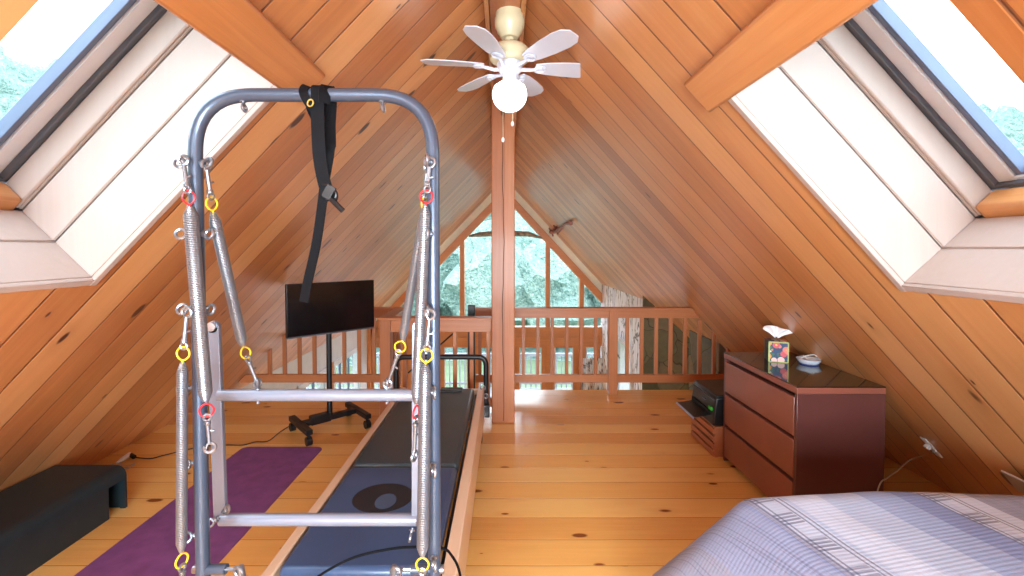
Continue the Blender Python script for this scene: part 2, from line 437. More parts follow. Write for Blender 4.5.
# unseen back wall; its window is added to let light in from behind
def wall_xz(name, y0, y1, rects, mat):
    mb = MB()
    for x0, x1, z0, z1 in rects: mb.box(x0, x1, y0, y1, z0, z1)
    return struct(mb.build(name, mat, smooth=False))
BW = (-1.1, 1.1, .55, 1.75)
mb = MB()
mb.prism([(-2.92,0),(-BW[1],0),(-BW[1],roof(-BW[1]))], lambda x,z:(x,YB-.12,z), lambda x,z:(x,YB,z))
mb.prism([(BW[1],0),(2.8,0),(BW[1],roof(BW[1]))], lambda x,z:(x,YB-.12,z), lambda x,z:(x,YB,z))
mb.box(BW[0],BW[1],YB-.12,YB,0,BW[2])
mb.prism([(BW[0],BW[3]),(BW[1],BW[3]),(BW[1],roof(BW[1])),(0,ZAP),(BW[0],roof(BW[0]))], lambda x,z:(x,YB-.12,z), lambda x,z:(x,YB,z))
struct(mb.build('wall_back', M_ceil, smooth=False))
mb = MB()
for x0,x1,z0,z1 in ((BW[0]-.08,BW[0],BW[2]-.08,BW[3]+.08),(BW[1],BW[1]+.08,BW[2]-.08,BW[3]+.08),(BW[0],BW[1],BW[2]-.08,BW[2]),(BW[0],BW[1],BW[3],BW[3]+.08),(-.03,.03,BW[2],BW[3])):
    mb.box(x0,x1,YB-.13,YB+.02,z0,z1)
w3 = struct(mb.build('window_3', M_gtrim, bevel=.004))
mb = MB(); mb.box(BW[0],BW[1],YB-.07,YB-.06,BW[2],BW[3]); mb.build('glass', M_glass, w3)

# ------------------------------------------------------------------ skylights
def slopeM(sgn):
    m = MR if sgn > 0 else ML; h = math.hypot(1, m)
    s = Vector((sgn/h, 0, -m/h)); n = Vector((sgn*m/h, 0, 1/h))
    M = Matrix(((s.x,0,n.x,0),(s.y,1,n.y,0),(s.z,0,n.z,ZAP),(0,0,0,1)))
    return M, h
for k, sgn in ((1, -1), (2, 1)):
    M, h = slopeM(sgn); s0, s1 = SKX[sgn][0]*h, SKX[sgn][1]*h
    D1, D2, D3 = .195, .362, .46
    g = .004; T = .022
    far = MB(); g1 = .005
    for a, b in ((0, D1), (D1, D2), (D2, D3)):
        far.box(s0-T, s1+.0, SY1, SY1+T, a+g1, b-g1, M)
        far.box(s0-T, s1+.0, SY1+.006, SY1+T, a-g1, b+g1, M)
    o = struct(far.build('trim_jamb_far', M_jamb, bevel=.003))
    near = MB()
    for a, b in ((0, D1), (D1, D2), (D2, D3)): near.box(s0-T, s1, SY0-T, SY0, a+.002, b-.002, M)
    struct(near.build('trim_jamb_near', M_jamb, bevel=.003))
    low = MB()
    for a, b in ((0, D1), (D1, D2)):
        low.box(s1, s1+T, SY0-T, SY1+T, a+g1, b-g1, M); low.box(s1+.006, s1+T, SY0-T, SY1+T, a-g1, b+g1, M)
    struct(low.build('trim_sill', M_jamb, bevel=.003))
    up = MB(); up.box(s0-T, s0, SY0-T, SY1+T, 0, D3, M)
    struct(up.build('trim_jamb_upper', M_jamb))
    # thin casing strips round the opening, on the ceiling
    cs = MB()
    cs.box(s0, s1+.03, SY1, SY1+.028, -.014, .004, M); cs.box(s1, s1+.028, SY0-.03, SY1, -.014, .004, M)
    struct(cs.build('trim_skylight_casing', M_jamb, bevel=.003))
    # window
    fr = MB()
    fr.box(s0, s1, SY1-.014, SY1+.0, D2+.006, D3, M)
    win = struct(fr.build('window_%d' % k, M_jamb, bevel=.012, seg=3))
    lg = MB(); lg.box(s1-.05, s1+.02, SY0-.02, SY1-.014, D2, D3, M); lg.build('ledge', M_board, win, bevel=.014, seg=3)
    gk = MB(); a, b = D3, D3+.022
    gk.box(s0-.02, s1-.045, SY1-.03, SY1+.02, a, b, M); gk.box(s1-.062, s1-.045, SY0, SY1, a, b, M)
    gk.build('gasket', M_frame_grey, win, bevel=.003)
    wsh = MB(); a, b = D3+.02, D3+.05
    wsh.box(s0-.02, s1-.06, SY1-.085, SY1-.028, a, b, M); wsh.box(s1-.075, s1-.062, SY0, SY1-.03, a, b, M)
    wsh.build('sash', M_frame_white, win, bevel=.003)
    bl = MB(); a, b = D3+.03, D3+.075
    bl.box(s0-.02, s1-.07, SY1-.105, SY1-.085, a, b, M); bl.box(s1-.085, s1-.072, SY0, SY1-.09, a, b, M)
    bl.build('sash_edge', M_frame_blue, win, bevel=.002)
    gl = MB(); gl.box(s0-.02, s1-.07, SY0-.02, SY1-.09, D3+.06, D3+.066, M)
    gl.build('glass', M_glass, win)
    # outer curb closing the shaft to the roof skin
    cb = MB()
    cb.box(s0-.06, s1+.06, SY1+.023, SY1+.06, .03, .62, M); cb.box(s0-.06, s1+.06, SY0-.06, SY0-.023, .03, .62, M)
    cb.box(s0-.06, s0-.022, SY0-.05, SY1+.05, .03, .62, M); cb.box(s1+.023, s1+.06, SY0-.05, SY1+.05, .03, .62, M)
    struct(cb.build('trim_curb', M_frame_grey))
    # header board above the opening
    hb = MB(); hb.box(s0-.15, s0+.004, YB+.02, 1.77, -.05, .0, M)
    struct(hb.build('trim_header', M_board, bevel=.012, seg=3))

# ------------------------------------------------------------------ ridge beam, post
mb = MB(); mb.box(-.085, .085, YB+.0, YG, 2.83, 2.98)
struct(mb.build('trim_ridge_beam', M_timber, bevel=.004))
mb = MB()
for s in (-1, 1): mb.box(s*.1-.013, s*.1+.013, YB, YG, 2.815, 2.91)
struct(mb.build('trim_ridge_strip', M_board, bevel=.004))
post = MB(); post.box(-.117, .085, 3.82, 4.02, 0, 2.83)
po = post.build('timber_post', M_timber, bevel=.008)
tag(po, 'square timber post rising from the loft floor to the ridge beam', 'post')
# drying crack up the post's face
mb = MB()
pts = [(-.016+.006*math.sin(z*5)+.003*math.sin(z*17), 3.8195, z) for z in [i*.12+.02 for i in range(23)]]
mb.ribbon(pts, (1,0,0), .006, .002)
mb.build('crack', plain('crack_dark', srgb(70,34,18), .8), po)

# ------------------------------------------------------------------ railings
def baluster(root, x, y, z0, z1, w=.034, slope=None):
    mb = MB()
    if slope: mb.hexa([(x-w/2,y-w/2,z0),(x+w/2,y-w/2,z0),(x+w/2,y+w/2,z0),(x-w/2,y+w/2,z0)],
                      [(x-w/2,y-w/2,roof(x-w/2)-.004),(x+w/2,y-w/2,roof(x+w/2)-.004),(x+w/2,y+w/2,roof(x+w/2)-.004),(x-w/2,y+w/2,roof(x-w/2)-.004)])
    else: mb.box(x-w/2, x+w/2, y-w/2, y+w/2, z0, z1)
    mb.build('baluster', M_railv, root, bevel=.002)
YR, ZT0, ZT1 = 4.62, .796, .904
rr = thing('railing', 'pine railing at the loft edge between the timber post and the dresser side', 'railing', (1.0, YR, 0), 'pine railings along the loft edge')
def rail_bar(mb, x0, x1, y0, y1, z0, z1):
    """a bar along X, cut to the roof slope where it meets it"""
    def lim(x, z):
        L = (ZAP-z)/MR-.004; Q = -(ZAP-z)/ML+.004
        return min(max(x, Q), L)
    poly = [(lim(x0,z0),z0),(lim(x1,z0),z0),(lim(x1,z1),z1),(lim(x0,z1),z1)]
    mb.prism(poly, lambda x,z:(x,y0,z), lambda x,z:(x,y1,z))
mb = MB(); rail_bar(mb, -.31, 3, YR-.022, YR+.022, ZT0, .88); mb.build('rail_face', M_rail, rr, bevel=.003)
mb = MB(); rail_bar(mb, -.31, 3, YR-.06, YR+.06, .88, ZT1); mb.build('top_rail', M_rail, rr, bevel=.004)
mb = MB(); rail_bar(mb, -.31, 3, YR-.022, YR+.022, .118, .20); mb.build('bottom_rail', M_rail, rr, bevel=.003)
mb = MB(); mb.box(1.082, 1.17, YR-.05, YR+.04, 0, .885); mb.build('newel_post', M_railv, rr, bevel=.004)
for i in range(-3, 6): baluster(rr, .192+.1515*i, YR, .20, ZT0)
for i in range(6): baluster(rr, 1.28+.1515*i, YR, .20, min(ZT0, roof(1.28+.1515*i)-.02))
baluster(rr, 2.19, YR, .20, 0, slope=True)
baluster(rr, 2.34, YR, .20, 0, slope=True)

rl = thing('railing', 'pine railing behind the television, running into the left slope', 'railing', (-1.9, YR, 0), 'pine railings along the loft edge')
mb = MB(); rail_bar(mb, -3, -1.12, YR-.022, YR+.022, ZT0, .88); mb.build('rail_face', M_rail, rl, bevel=.003)
mb = MB(); rail_bar(mb, -3, -1.06, YR-.06, YR+.06, .88, ZT1); mb.build('top_rail', M_rail, rl, bevel=.004)
mb = MB(); rail_bar(mb, -3, -1.12, YR-.022, YR+.022, .118, .20); mb.build('bottom_rail', M_rail, rl, bevel=.003)
mb = MB(); mb.box(-1.30, -1.21, YR-.045, YR+.045, 0, .88); mb.build('newel_post', M_railv, rl, bevel=.004)
for i in range(8):
    x = -2.467+.1565*i
    if roof(x) < ZT0+.02: baluster(rl, x, YR, .20, 0, slope=True)
    else: baluster(rl, x, YR, .20, ZT0)

YN = 3.96
rs = thing('railing', 'short pine railing round the stair opening, butting the timber post from the left', 'railing', (-.6, YN, 0), 'pine railings along the loft edge')
mb = MB(); mb.box(-1.10, -.118, YN-.022, YN+.022, .775, .885); mb.build('rail_face', M_rail, rs, bevel=.003)
mb = MB(); mb.box(-1.13, -.118, YN-.06, YN+.06, .885, .908); mb.box(-1.13, -1.01, YN+.06, YR-.062, .885, .908); mb.build('top_rail', M_rail, rs, bevel=.004)
mb = MB(); mb.box(-1.10, -.118, YN-.022, YN+.022, .10, .18); mb.build('bottom_rail', M_rail, rs, bevel=.003)
mb = MB(); mb.box(-1.115, -1.02, YN-.05, YN+.045, 0, .885); mb.build('newel_post', M_railv, rs, bevel=.004)
mb = MB(); mb.box(-1.092, -1.048, YN+.045, YR-.062, .775, .885); mb.build('return_rail', M_rail, rs, bevel=.003)
for i in range(6): baluster(rs, -.90+.15*i, YN, .18, .775)
for i in range(3):
    baluster(rs, -1.07, YN+.17+.15*i, 0, .775)
# black stair pole and its sloping handrail, in the opening
sp = thing('stair_pole', 'black metal pole in the stair opening behind the short railing', 'pole', (-.33, 4.35, ZLOW))
mb = MB(); p = at(471.5, 305, 4.4); mb.box(p.x-.034, p.x+.034, 4.366, 4.434, ZLOW, p.z); mb.build('pole', M_black, sp, bevel=.004)
mb = MB(); a = at(456, 331, 4.4); b = at(440, 345, 4.4); b2 = b+(b-a)*2; mb.tube([Vector((p.x,4.4,a.z+(p.x-a.x)*(a.z-b.z)/(a.x-b.x))), b2], .008, 8); mb.build('stay', M_black, sp)

# ------------------------------------------------------------------ great room
GX0, GX1 = -2.95, 2.08
# left wall with two windows
LWX = -2.95
mb = MB()
def lw(y0, y1, z0, z1): mb.box(LWX-.12, LWX, y0, y1, z0, z1)
lw(4.74, 6.3, ZLOW, 0.0); lw(6.3, 7.2, -.52, 0); lw(6.3, 7.2, ZLOW, -1.9); lw(7.2, 7.6, ZLOW, 0); lw(7.6, 8.9, -.52, 0); lw(7.6, 8.9, ZLOW, -1.9); lw(8.9, YG, ZLOW, 0)
struct(mb.build('wall_left', M_wallw, smooth=False))
for k, (y0, y1) in ((4, (6.3, 7.2)), (5, (7.6, 8.9))):
    mb = MB()
    for a, b, c, d in ((y0-.07,y0,-1.97,-.45),(y1,y1+.07,-1.97,-.45)): mb.box(LWX-.02, LWX+.025, a, b, c, d)
    mb.box(LWX-.02, LWX+.03, y0-.07, y1+.07, -.52, -.43); mb.box(LWX-.02, LWX+.05, y0-.07, y1+.07, -1.97, -1.9)
    w = struct(mb.build('window_%d' % k, M_frame_white, bevel=.004))
    mb = MB(); mb.box(LWX-.07, LWX-.06, y0, y1, -1.9, -.52); mb.build('glass', M_glass, w)
    mb = MB()
    for f in (.33, .67): mb.box(LWX-.08, LWX-.05, y0+(y1-y0)*f-.02, y0+(y1-y0)*f+.02, -1.9, -.52)
    mb.build('mullion', M_frame_blue, w)
mb = MB(); mb.box(LWX, LWX+.07, YG-.09, YG-.001, ZLOW, -.02); mb.box(LWX, LWX+.03, 7.38, 7.50, ZLOW, -.42)
struct(mb.build('trim_corner', M_gtrim, bevel=.004))

# gable wall: pine frame filled with panes
HB0, HB1 = -.57, -.17           # header beam
TW = .17
def gx(z, off):                  # half width of the glazed triangle at height z
    return None
YG0, YG1 = YG, YG+.14
ZT = 2.80                        # apex of the sloping trims' top edge
def zl(x): return ZT-(MR*x if x > 0 else -ML*x)
mb = MB()                        # strip above the trims, coloured pale to pass for the daylit ceiling
mb.prism([(-3.1,zl(-3.1)),(0,zl(0)),(3.1,zl(3.1)),(3.1,roof(3.1)+.03),(0,ZAP+.03),(-3.1,roof(-3.1)+.03)], lambda x,z:(x,YG0,z), lambda x,z:(x,YG1,z))
struct(mb.build('wall_gable', plain('daylit_pale_strip', srgb(246,246,226), .8, 0, var=.02), smooth=False))
tr = MB()
dz = .21
for sg in (-1, 1):
    xe = 2.88
    tr.prism([(0,ZT),(sg*xe,zl(sg*xe)),(sg*xe,zl(sg*xe)-dz),(0,ZT-dz)], lambda x,z:(x,YG0-.05,z), lambda x,z:(x,YG1,z))
struct(tr.build('trim_gable_slope', M_gtrim, bevel=.004))
mb = MB(); mb.box(LWX, GX1+.02, YG0-.05, YG1, HB0, HB1)
mb.box(LWX, GX1+.02, YG0-.07, YG0-.05, -.40, -.385)
struct(mb.build('trim_gable_header', M_gtrim, bevel=.004))
win = MB(); hs = [.92, 1.65, 2.35]
for x in [.0]+hs+[-q for q in hs]:
    top = zl(x)-dz+.04
    if top > HB1: win.box(x-.047, x+.047, YG0-.03, YG1-.02, HB1, top)
gw = struct(win.build('window_6', M_gtrim, bevel=.003))
mb = MB()
xr = (ZT-dz-HB1)/MR; xl = -(ZT-dz-HB1)/ML
mb.prism([(xl,HB1),(xr,HB1),(0,ZT-dz)], lambda x,z:(x,YG0+.06,z), lambda x,z:(x,YG0+.066,z))
mb.build('glass', M_glass, gw)
# lower: glazed doors under the header
def lowdoor(n, x0, x1):
    d = MB()
    d.box(x0, x0+.09, YG0, YG0+.05, ZLOW+.02, HB0); d.box(x1-.09, x1, YG0, YG0+.05, ZLOW+.02, HB0)
    d.box(x0+.09, x1-.09, YG0, YG0+.05, ZLOW+.02, ZLOW+.24); d.box(x0+.09, x1-.09, YG0, YG0+.05, HB0-.05, HB0)
    o = struct(d.build('door_%d' % n, M_gtrim, bevel=.004))
    g = MB(); g.box(x0+.09, x1-.09, YG0+.02, YG0+.026, ZLOW+.24, HB0-.05); g.build('glass', M_glass, o)
    e = MB(); e.box(x0+.09, x0+.11, YG0-.004, YG0+.0, ZLOW+.24, HB0-.05); e.box(x1-.11, x1-.09, YG0-.004, YG0, ZLOW+.24, HB0-.05); e.build('glazing_bead', M_frame_white, o)
xs = [-2.95, -2.2, -1.5, -.85, -.12, .25, .95, 1.68, 2.08]
for n, (a, b) in enumerate([(-2.93,-2.25),(-2.1,-1.45),(-1.40,-.72),(-.66,-.02),(.22,.88),(.98,1.56),(1.66,2.06)], 1): lowdoor(n, a, b)
mb = MB()
for a, b in ((-2.25,-2.1),(-1.45,-1.40),(-.72,-.66),(-.02,.22),(.88,.98),(1.56,1.66)): mb.box(a, b, YG0-.02, YG1, ZLOW, HB0)
struct(mb.build('trim_door_post', M_gtrim, bevel=.004))
mb = MB(); mb.box(GX1+.02, 3.3, YG0, YG1, ZLOW, .8); struct(mb.build('wall_gable_right', M_wallw))
# right wall of the great room, birch printed, with a window
mb = MB(); RX = GX1
ztop = roof(RX)
def rw(y0, y1, z0, z1): mb.box(RX, RX+.1, y0, y1, z0, z1)
WY0, WY1 = 7.25, 8.35
rw(6.35, WY0, ZLOW, ztop); rw(WY1, YG, ZLOW, ztop); rw(WY0, WY1, -.15, ztop); rw(WY0, WY1, ZLOW, -1.75)
struct(mb.build('wall_right', M_birch, smooth=False))
mb = MB()
for a, b, c, d in ((WY0-.07,WY0,-1.82,-.08),(WY1,WY1+.07,-1.82,-.08),(WY0,WY1,-.15,-.08),(WY0,WY1,-1.82,-1.75)): mb.box(RX-.03, RX+.02, a, b, c, d)
w7 = struct(mb.build('window_7', M_frame_white, bevel=.004))
mb = MB(); mb.box(RX+.05, RX+.056, WY0, WY1, -1.75, -.15); mb.build('glass', M_glass, w7)
# stone chimney wall across the corner
a, b = Vector((2.0, 6.42)), Vector((3.05, 5.40))
mb = MB(); n2 = Vector((.68,.73))*.3
P4 = [a, b, b+n2, a+n2]
mb.hexa([(p.x,p.y,ZLOW) for p in P4], [(p.x,p.y,roof(p.x)+.02) for p in P4])
struct(mb.build('wall_chimney', M_stone, smooth=False))
mb = MB(); mb.box(2.3, 3.2, 4.74, 5.5, ZLOW, 0.5); struct(mb.build('wall_right_near', M_stone, smooth=False))
# side walls under the loft
mb = MB(); mb.box(-3.1, 3.3, 1.4, 1.5, ZLOW, -.25); struct(mb.build('wall_under_loft', M_wallw))

ct = MB(); pts = [(1.62+.46*i/40, YG-.13+.022*math.sin(i*1.5)) for i in range(41)]
for i in range(40):
    (xa, ya), (xb, yb) = pts[i], pts[i+1]
    ct.hexa([(xa,ya,ZLOW+.05),(xb,yb,ZLOW+.05),(xb,yb+.01,ZLOW+.05),(xa,ya+.01,ZLOW+.05)], [(xa,ya,HB0-.25),(xb,yb,HB0-.25),(xb,yb+.01,HB0-.25),(xa,ya+.01,HB0-.25)])
tag(ct.build('curtain', M_birch), 'white patterned curtain hanging in the far corner below the gable header', 'curtain')
# driftwood hanging across the gable and a small creature on the slope
pts = [at(469, 236, 9.3), at(480, 234.5, 9.3), at(495, 233.5, 9.3), at(515, 233.5, 9.3), at(528, 234, 9.3), at(542, 238, 9.3)]
mb = MB(); mb.tube(pts, [.022,.05,.06,.06,.055,.02], 10)
tag(mb.build('driftwood_branch', M_drift), 'long weathered driftwood branch hanging across the gable window', 'branch')
n = Vector((-MR,0,-1)).normalized()
def onroof(u, v):               # right slope point behind a photo position
    d = at(u, v, 1.0)-Vector((0,0,CAMH)); tt = (ZAP-CAMH)/(d.z+MR*d.x)
    return Vector((0,0,CAMH))+d*tt
P = [onroof(*q)+n*.05 for q in ((551,232),(553,230),(556,231),(558,227.5),(560,229),(564,224.5),(568,221.5),(573.5,221))]
lz = thing('wall_ornament', 'small brown lizard shaped ornament on the right slope near the gable', 'ornament', P[3])
mb = MB(); mb.tube(P, [.012,.045,.022,.06,.045,.025,.018,.03], 8)
for q in (P[1], P[3]): mb.tube([q+Vector((-.05,0,.08)), q, q+Vector((.04,0,-.10))], .014, 6)
mb.build('body', M_copper, lz)

# ------------------------------------------------------------------ outside
mb = MB(); mb.box(-6, 6, YG+.16, 13.1, ZLOW-.15, ZLOW-.02); struct(mb.build('floor_deck', M_deck))
dr = thing('deck_railing', 'weathered grey railing along the deck outside the gable doors', 'railing', (0, 13, ZLOW))
mb = MB(); mb.box(-6, 6, 12.95, 13.05, -1.66, -1.58); mb.box(-6, 6, 12.97, 13.03, -2.5, -2.44); mb.build('rail', M_deck, dr)
mb = MB()
for i in range(80): mb.box(-6+i*.15, -5.965+i*.15, 12.98, 13.02, -2.6, -1.6)
mb.build('balusters', M_deck, dr)
dr.children[-1]['kind'] = 'stuff'
mb = MB(); mb.box(-120, 120, -60, 140, -3.6, -3.4); struct(mb.build('ground', M_grass))
# wooded hills round the house
def hill_top(az):
    """how high the woods stand against the sky, as a slope seen from the house, by compass angle"""
    a = az
    if a < -20: return .13+.165*min(1, (-a-20)/20)
    if a > 20: return .13+.085*min(1, (a-20)/20)
    return .13
def hill_z(x, y):
    r = math.hypot(x, y); az = math.degrees(math.atan2(x, y))
    zt = 1.5+50*hill_top(az)-4.2
    return -3.5+max(0, min(r, 55)-19)/31*(zt+3.5)
fo = MB()
bm = bmesh.new(); bmesh.ops.create_icosphere(bm, subdivisions=3, radius=1); IV = [v.co.copy() for v in bm.verts]; IF = [tuple(v.index for v in f.verts) for f in bm.faces]; bm.free()
for i in range(620):
    az = random.uniform(-75, 75); r = 21+31*random.random()
    x, y = r*math.sin(R(az)), r*math.cos(R(az))
    zb = hill_z(x, y); w = random.uniform(1.2, 2.3); h = random.uniform(3.2, 4.6)*(.75+.25*w/1.7); sd = Vector((random.random()*50, random.random()*50, 0))
    vs = []
    for c in IV:
        k = 1+.35*noise.noise(c*2.1+sd)+.28*noise.noise(c*5+sd)+.2*noise.noise(c*12+sd)
        vs.append((x+c.x*w*k, y+c.y*w*k, zb+h*.5+c.z*h*.52*k))
    fo.add(vs, IF)
tag(fo.build('forest', M_leaf), 'dense green woods on the slopes outside the windows, coloured pale for haze', 'trees', kind='stuff')
hl = MB(); N = 72
for ring in range(3):
    r0 = [19, 36, 55][ring]; r1 = [36, 55, 110][ring]
    for i in range(N):
        a0, a1 = 2*PI*i/N, 2*PI*(i+1)/N
        q = [(r0,a0),(r1,a0),(r1,a1),(r0,a1)]
        hl.add([(r*math.sin(a), r*math.cos(a), hill_z(r*math.sin(a), r*math.cos(a)) if r < 71 else -3.5) for r, a in q], [(0,1,2,3)])
struct(hl.build('ground_hill', M_leaf))

# ------------------------------------------------------------------ reformer with tower
YP = 1.21                         # tower plane
rx0, rx1 = -.843, -.168           # outer faces of the side rails
ref = thing('pilates_reformer', 'pilates reformer bed with a grey half tower standing over it', 'exercise machine', (-.5, 2.3, 0))
RY0, RY1, ZR = .95, 3.56, .40
for x0, x1 in ((rx0, rx0+.042), (rx1-.05, rx1)):
    mb = MB(); mb.box(x0, x1, RY0, RY1, .14, ZR); mb.build('side_rail', M_pale, ref, bevel=.006)
mb = MB()
for x0, x1 in ((rx0+.042, rx0+.062), (rx1-.07, rx1-.05)): mb.box(x0, x1, RY0+.05, RY1-.05, .30, .355)
mb.build('track', M_blackp, ref)
mb = MB(); mb.box(rx0+.042, rx1-.05, RY0, RY0+.04, .14, .39); mb.build('end_board', M_pale, ref, bevel=.004)
mb = MB(); mb.box(rx0+.042, rx1-.05, RY1-.04, RY1, .14, .39); mb.build('end_board', M_pale, ref, bevel=.004)
for x in (rx0+.05, rx1-.05):
    for y in (1.05, RY1-.1):
        mb = MB(); mb.box(x-.04, x+.04, y-.04, y+.04, 0, .14); mb.build('foot', M_blackp, ref, bevel=.006)
mxa, mxb = rx0+.062, rx1-.072
def pad(name, y0, y1, mat, z1=.425):
    mb = MB(); mb.box(mxa, mxb, y0, y1, .36, z1); return mb.build(name, mat, ref, bevel=.022, seg=4)
pd = pad('carriage_pad', 1.49, 2.21, M_vinyl)
pd2 = pad('platform_pad', 2.225, 3.46, M_vinyl2)
mb = MB(); mb.box(mxa+.02, mxb-.02, 1.53, 3.4, .30, .36); mb.build('carriage_base', M_blackp, ref)
# printed oval on the carriage pad
c = at(383, 497, 2.1); k = (CAMH-.427)/(CAMH-c.z); cx_, cy_ = c.x*k, c.y*k
mb = MB(); mb.lathe([(.115,.4252),(.115,.4258)], 32, Matrix.Translation((cx_, cy_, 0)) @ Matrix.Diagonal((1.15,1,1,1)) ); mb.build('oval_print', M_logo, ref)
mb = MB(); mb.lathe([(.045,.4262),(.045,.4266)], 24, Matrix.Translation((cx_+.02, cy_-.03, 0)) @ Matrix.Diagonal((1,1.3,1,1))); mb.build('drop_print', M_logob, ref)
mb = MB(); mb.box(-.50, -.33, 3.36, 3.44, .424, .438); mb.build('shoulder_stop', M_blackp, ref, bevel=.004)
# foot bar at the far end
fy = 3.58; zt = at(440, 357, fy).z; xl_, xr_ = at(396, 357, fy).x, at(486, 357, fy).x
def bend_path(p0, c1, c2, p3, rad, seg=6):
    out = [p0]
    for a, b, c in ((p0, c1, c2), (c1, c2, p3)):
        d1 = (a-b).normalized(); d2 = (c-b).normalized()
        s = b+d1*rad; e = b+d2*rad
        for i in range(seg+1):
            t = i/seg; out.append((s*(1-t)+b*t)*(1-t)+(b*(1-t)+e*t)*t)
    return out+[p3]
V = Vector
mb = MB(); mb.tube(bend_path(V((xl_,fy,.22)), V((xl_,fy,zt)), V((xr_,fy,zt)), V((xr_,fy,.22)), .07), .021, 12); mb.build('foot_bar', M_black, ref)
for xq in (xl_, xr_):
    mb = MB(); mb.box(xq-.03, xq+.03, fy-.05, fy+.03, .16, .26); mb.build('foot_bar_bracket', M_blackp, ref, bevel=.005)
for p in (at(483, 388, 3.5), at(486, 396, 3.5)):
    mb = MB(); mb.torus(p, (0,1,0), .018, .005); mb.build('rope_cleat', M_chrome, ref)
# tower frame
tl, trr = at(196.5, 300, YP).x, at(432.5, 300, YP).x
tl = -.8405; trr = -.196
ztop_ = at(320, 95, YP).z
mb = MB(); mb.tube(bend_path(V((tl,YP,.40)), V((tl,YP,ztop_)), V((trr,YP,ztop_)), V((trr,YP,.40)), .155, 10), .0178, 20)
tower = mb.build('tower_frame', M_steelblue, ref)
def eye(p, d, size=.013, parent=tower, name='eye_bolt', ax=None):
    """an eye bolt screwed into a tube at p, its ring standing off along d"""
    p = V(p); d = V(d).normalized(); mb = MB()
    mb.tube([p-d*.006, p+d*.010], .0042, 8); mb.tube([p-d*.001, p+d*.003], .009, 10)
    mb.torus(p+d*(.010+size), ax or d.cross(V((0,.3,1)) if abs(d.z) < .7 else V((0,1,.35))), size, .0042, 14, 8)
    return mb.build(name, M_chrome, parent)
EYES = []
for v in (163, 234, 309, 388, 463, 535):
    z = at(200, v, YP).z
    eye((tl-.018, YP, z), (-1,-.45,-.05) if v > 350 else (-1,-.2,0))
    if v < 320: eye((tl+.018, YP-.002, z), (1,-.3,0))
for v in (163, 234, 309, 386, 462, 553):
    z = at(430, v, YP).z
    if v < 320: eye((trr-.004, YP-.018, z), (-.2,-1,.0), ax=V((1,.3,0)))
    else: eye((trr+.0, YP-.018, z), (.25,-1,-.35), ax=V((1,.5,0)))
for u in (243, 382):
    p = at(u, 101, YP); eye((p.x, YP, p.z), (.15,0,-1), .009)
# push-through bar
YQ = 1.36
def q(u, v, y=YQ): return at(u, v, y)
L0, L1 = q(214, 327), q(221, 521); R0, R1 = q(418.5, 327), q(418, 521)
for a, b in ((L0, L1), (R0, R1)):
    mb = MB(); mb.ribbon([a, b], (1,0,0), .038, .016)
    mb.lathe([(.019,-.008),(.019,.008)], 18, Matrix.Translation(a) @ Matrix.Rotation(PI/2, 4, 'X'))
    ptb = mb.build('push_through_arm', M_white_metal, ref, bevel=.002)
    mb = MB(); mb.lathe([(.001,-.012),(.014,-.011),(.014,.0)], 14, Matrix.Translation(a+V((0,-.006,.003))) @ Matrix.Rotation(-PI/2, 4, 'X')); mb.build('pivot_bolt', M_alu, ptb)
mb = MB(); mb.tube([q(219, 395), q(417, 395)], .0185, 18); upb = mb.build('upper_bar', M_white_metal, ref)
mb = MB(); mb.tube([q(221, 519.5), q(417, 519.5)], .0185, 18); lob = mb.build('lower_bar', M_white_metal, ref)
for u in (258, 387):
    p = q(u, 389); eye(p, (0,0,1), .010, upb, ax=V((1,.4,0)))
    p2 = q(u, 401); mb = MB(); mb.lathe([(.006,-.008),(.006,.0)], 10, Matrix.Translation(p2)); mb.build('nut', M_chrome, upb)
for u, v, d in ((217, 519, (-1,-.3,-.5)), (224, 512, (1,-.4,.9)), (412, 530, (-.2,-.6,-1))):
    p = q(u, v, YQ-.02); eye(p, d, .010, lob)
# arm clamps low on the posts
for x, s, u in ((tl, 1, 232), (trr, -1, 408)):
    z = at(205, 569, YP).z
    mb = MB(); mb.tube([V((x, YP, z)), V((x+s*.065, YP, z))], .0135, 14); mb.build('clamp_sleeve', M_steelblue, tower)
    mb = MB(); mb.tube([V((x+s*.065,YP,z)), V((x+s*.10,YP,z))], .005, 8)
    mb.torus(V((x+s*.105, YP-.01, z)), (.3,1,.2), .014, .005); mb.tube([V((x+s*.11,YP-.01,z+.015)), V((x+s*.118,YP-.005,z-.05))], .009, 8)
    mb.build('snap_knob', M_chrome, tower)
    mb = MB(); mb.tube([V((x-s*.026, YP, z)), V((x-s*.012, YP, z))], .011, 10); mb.build('bolt_head', M_chrome, tower)

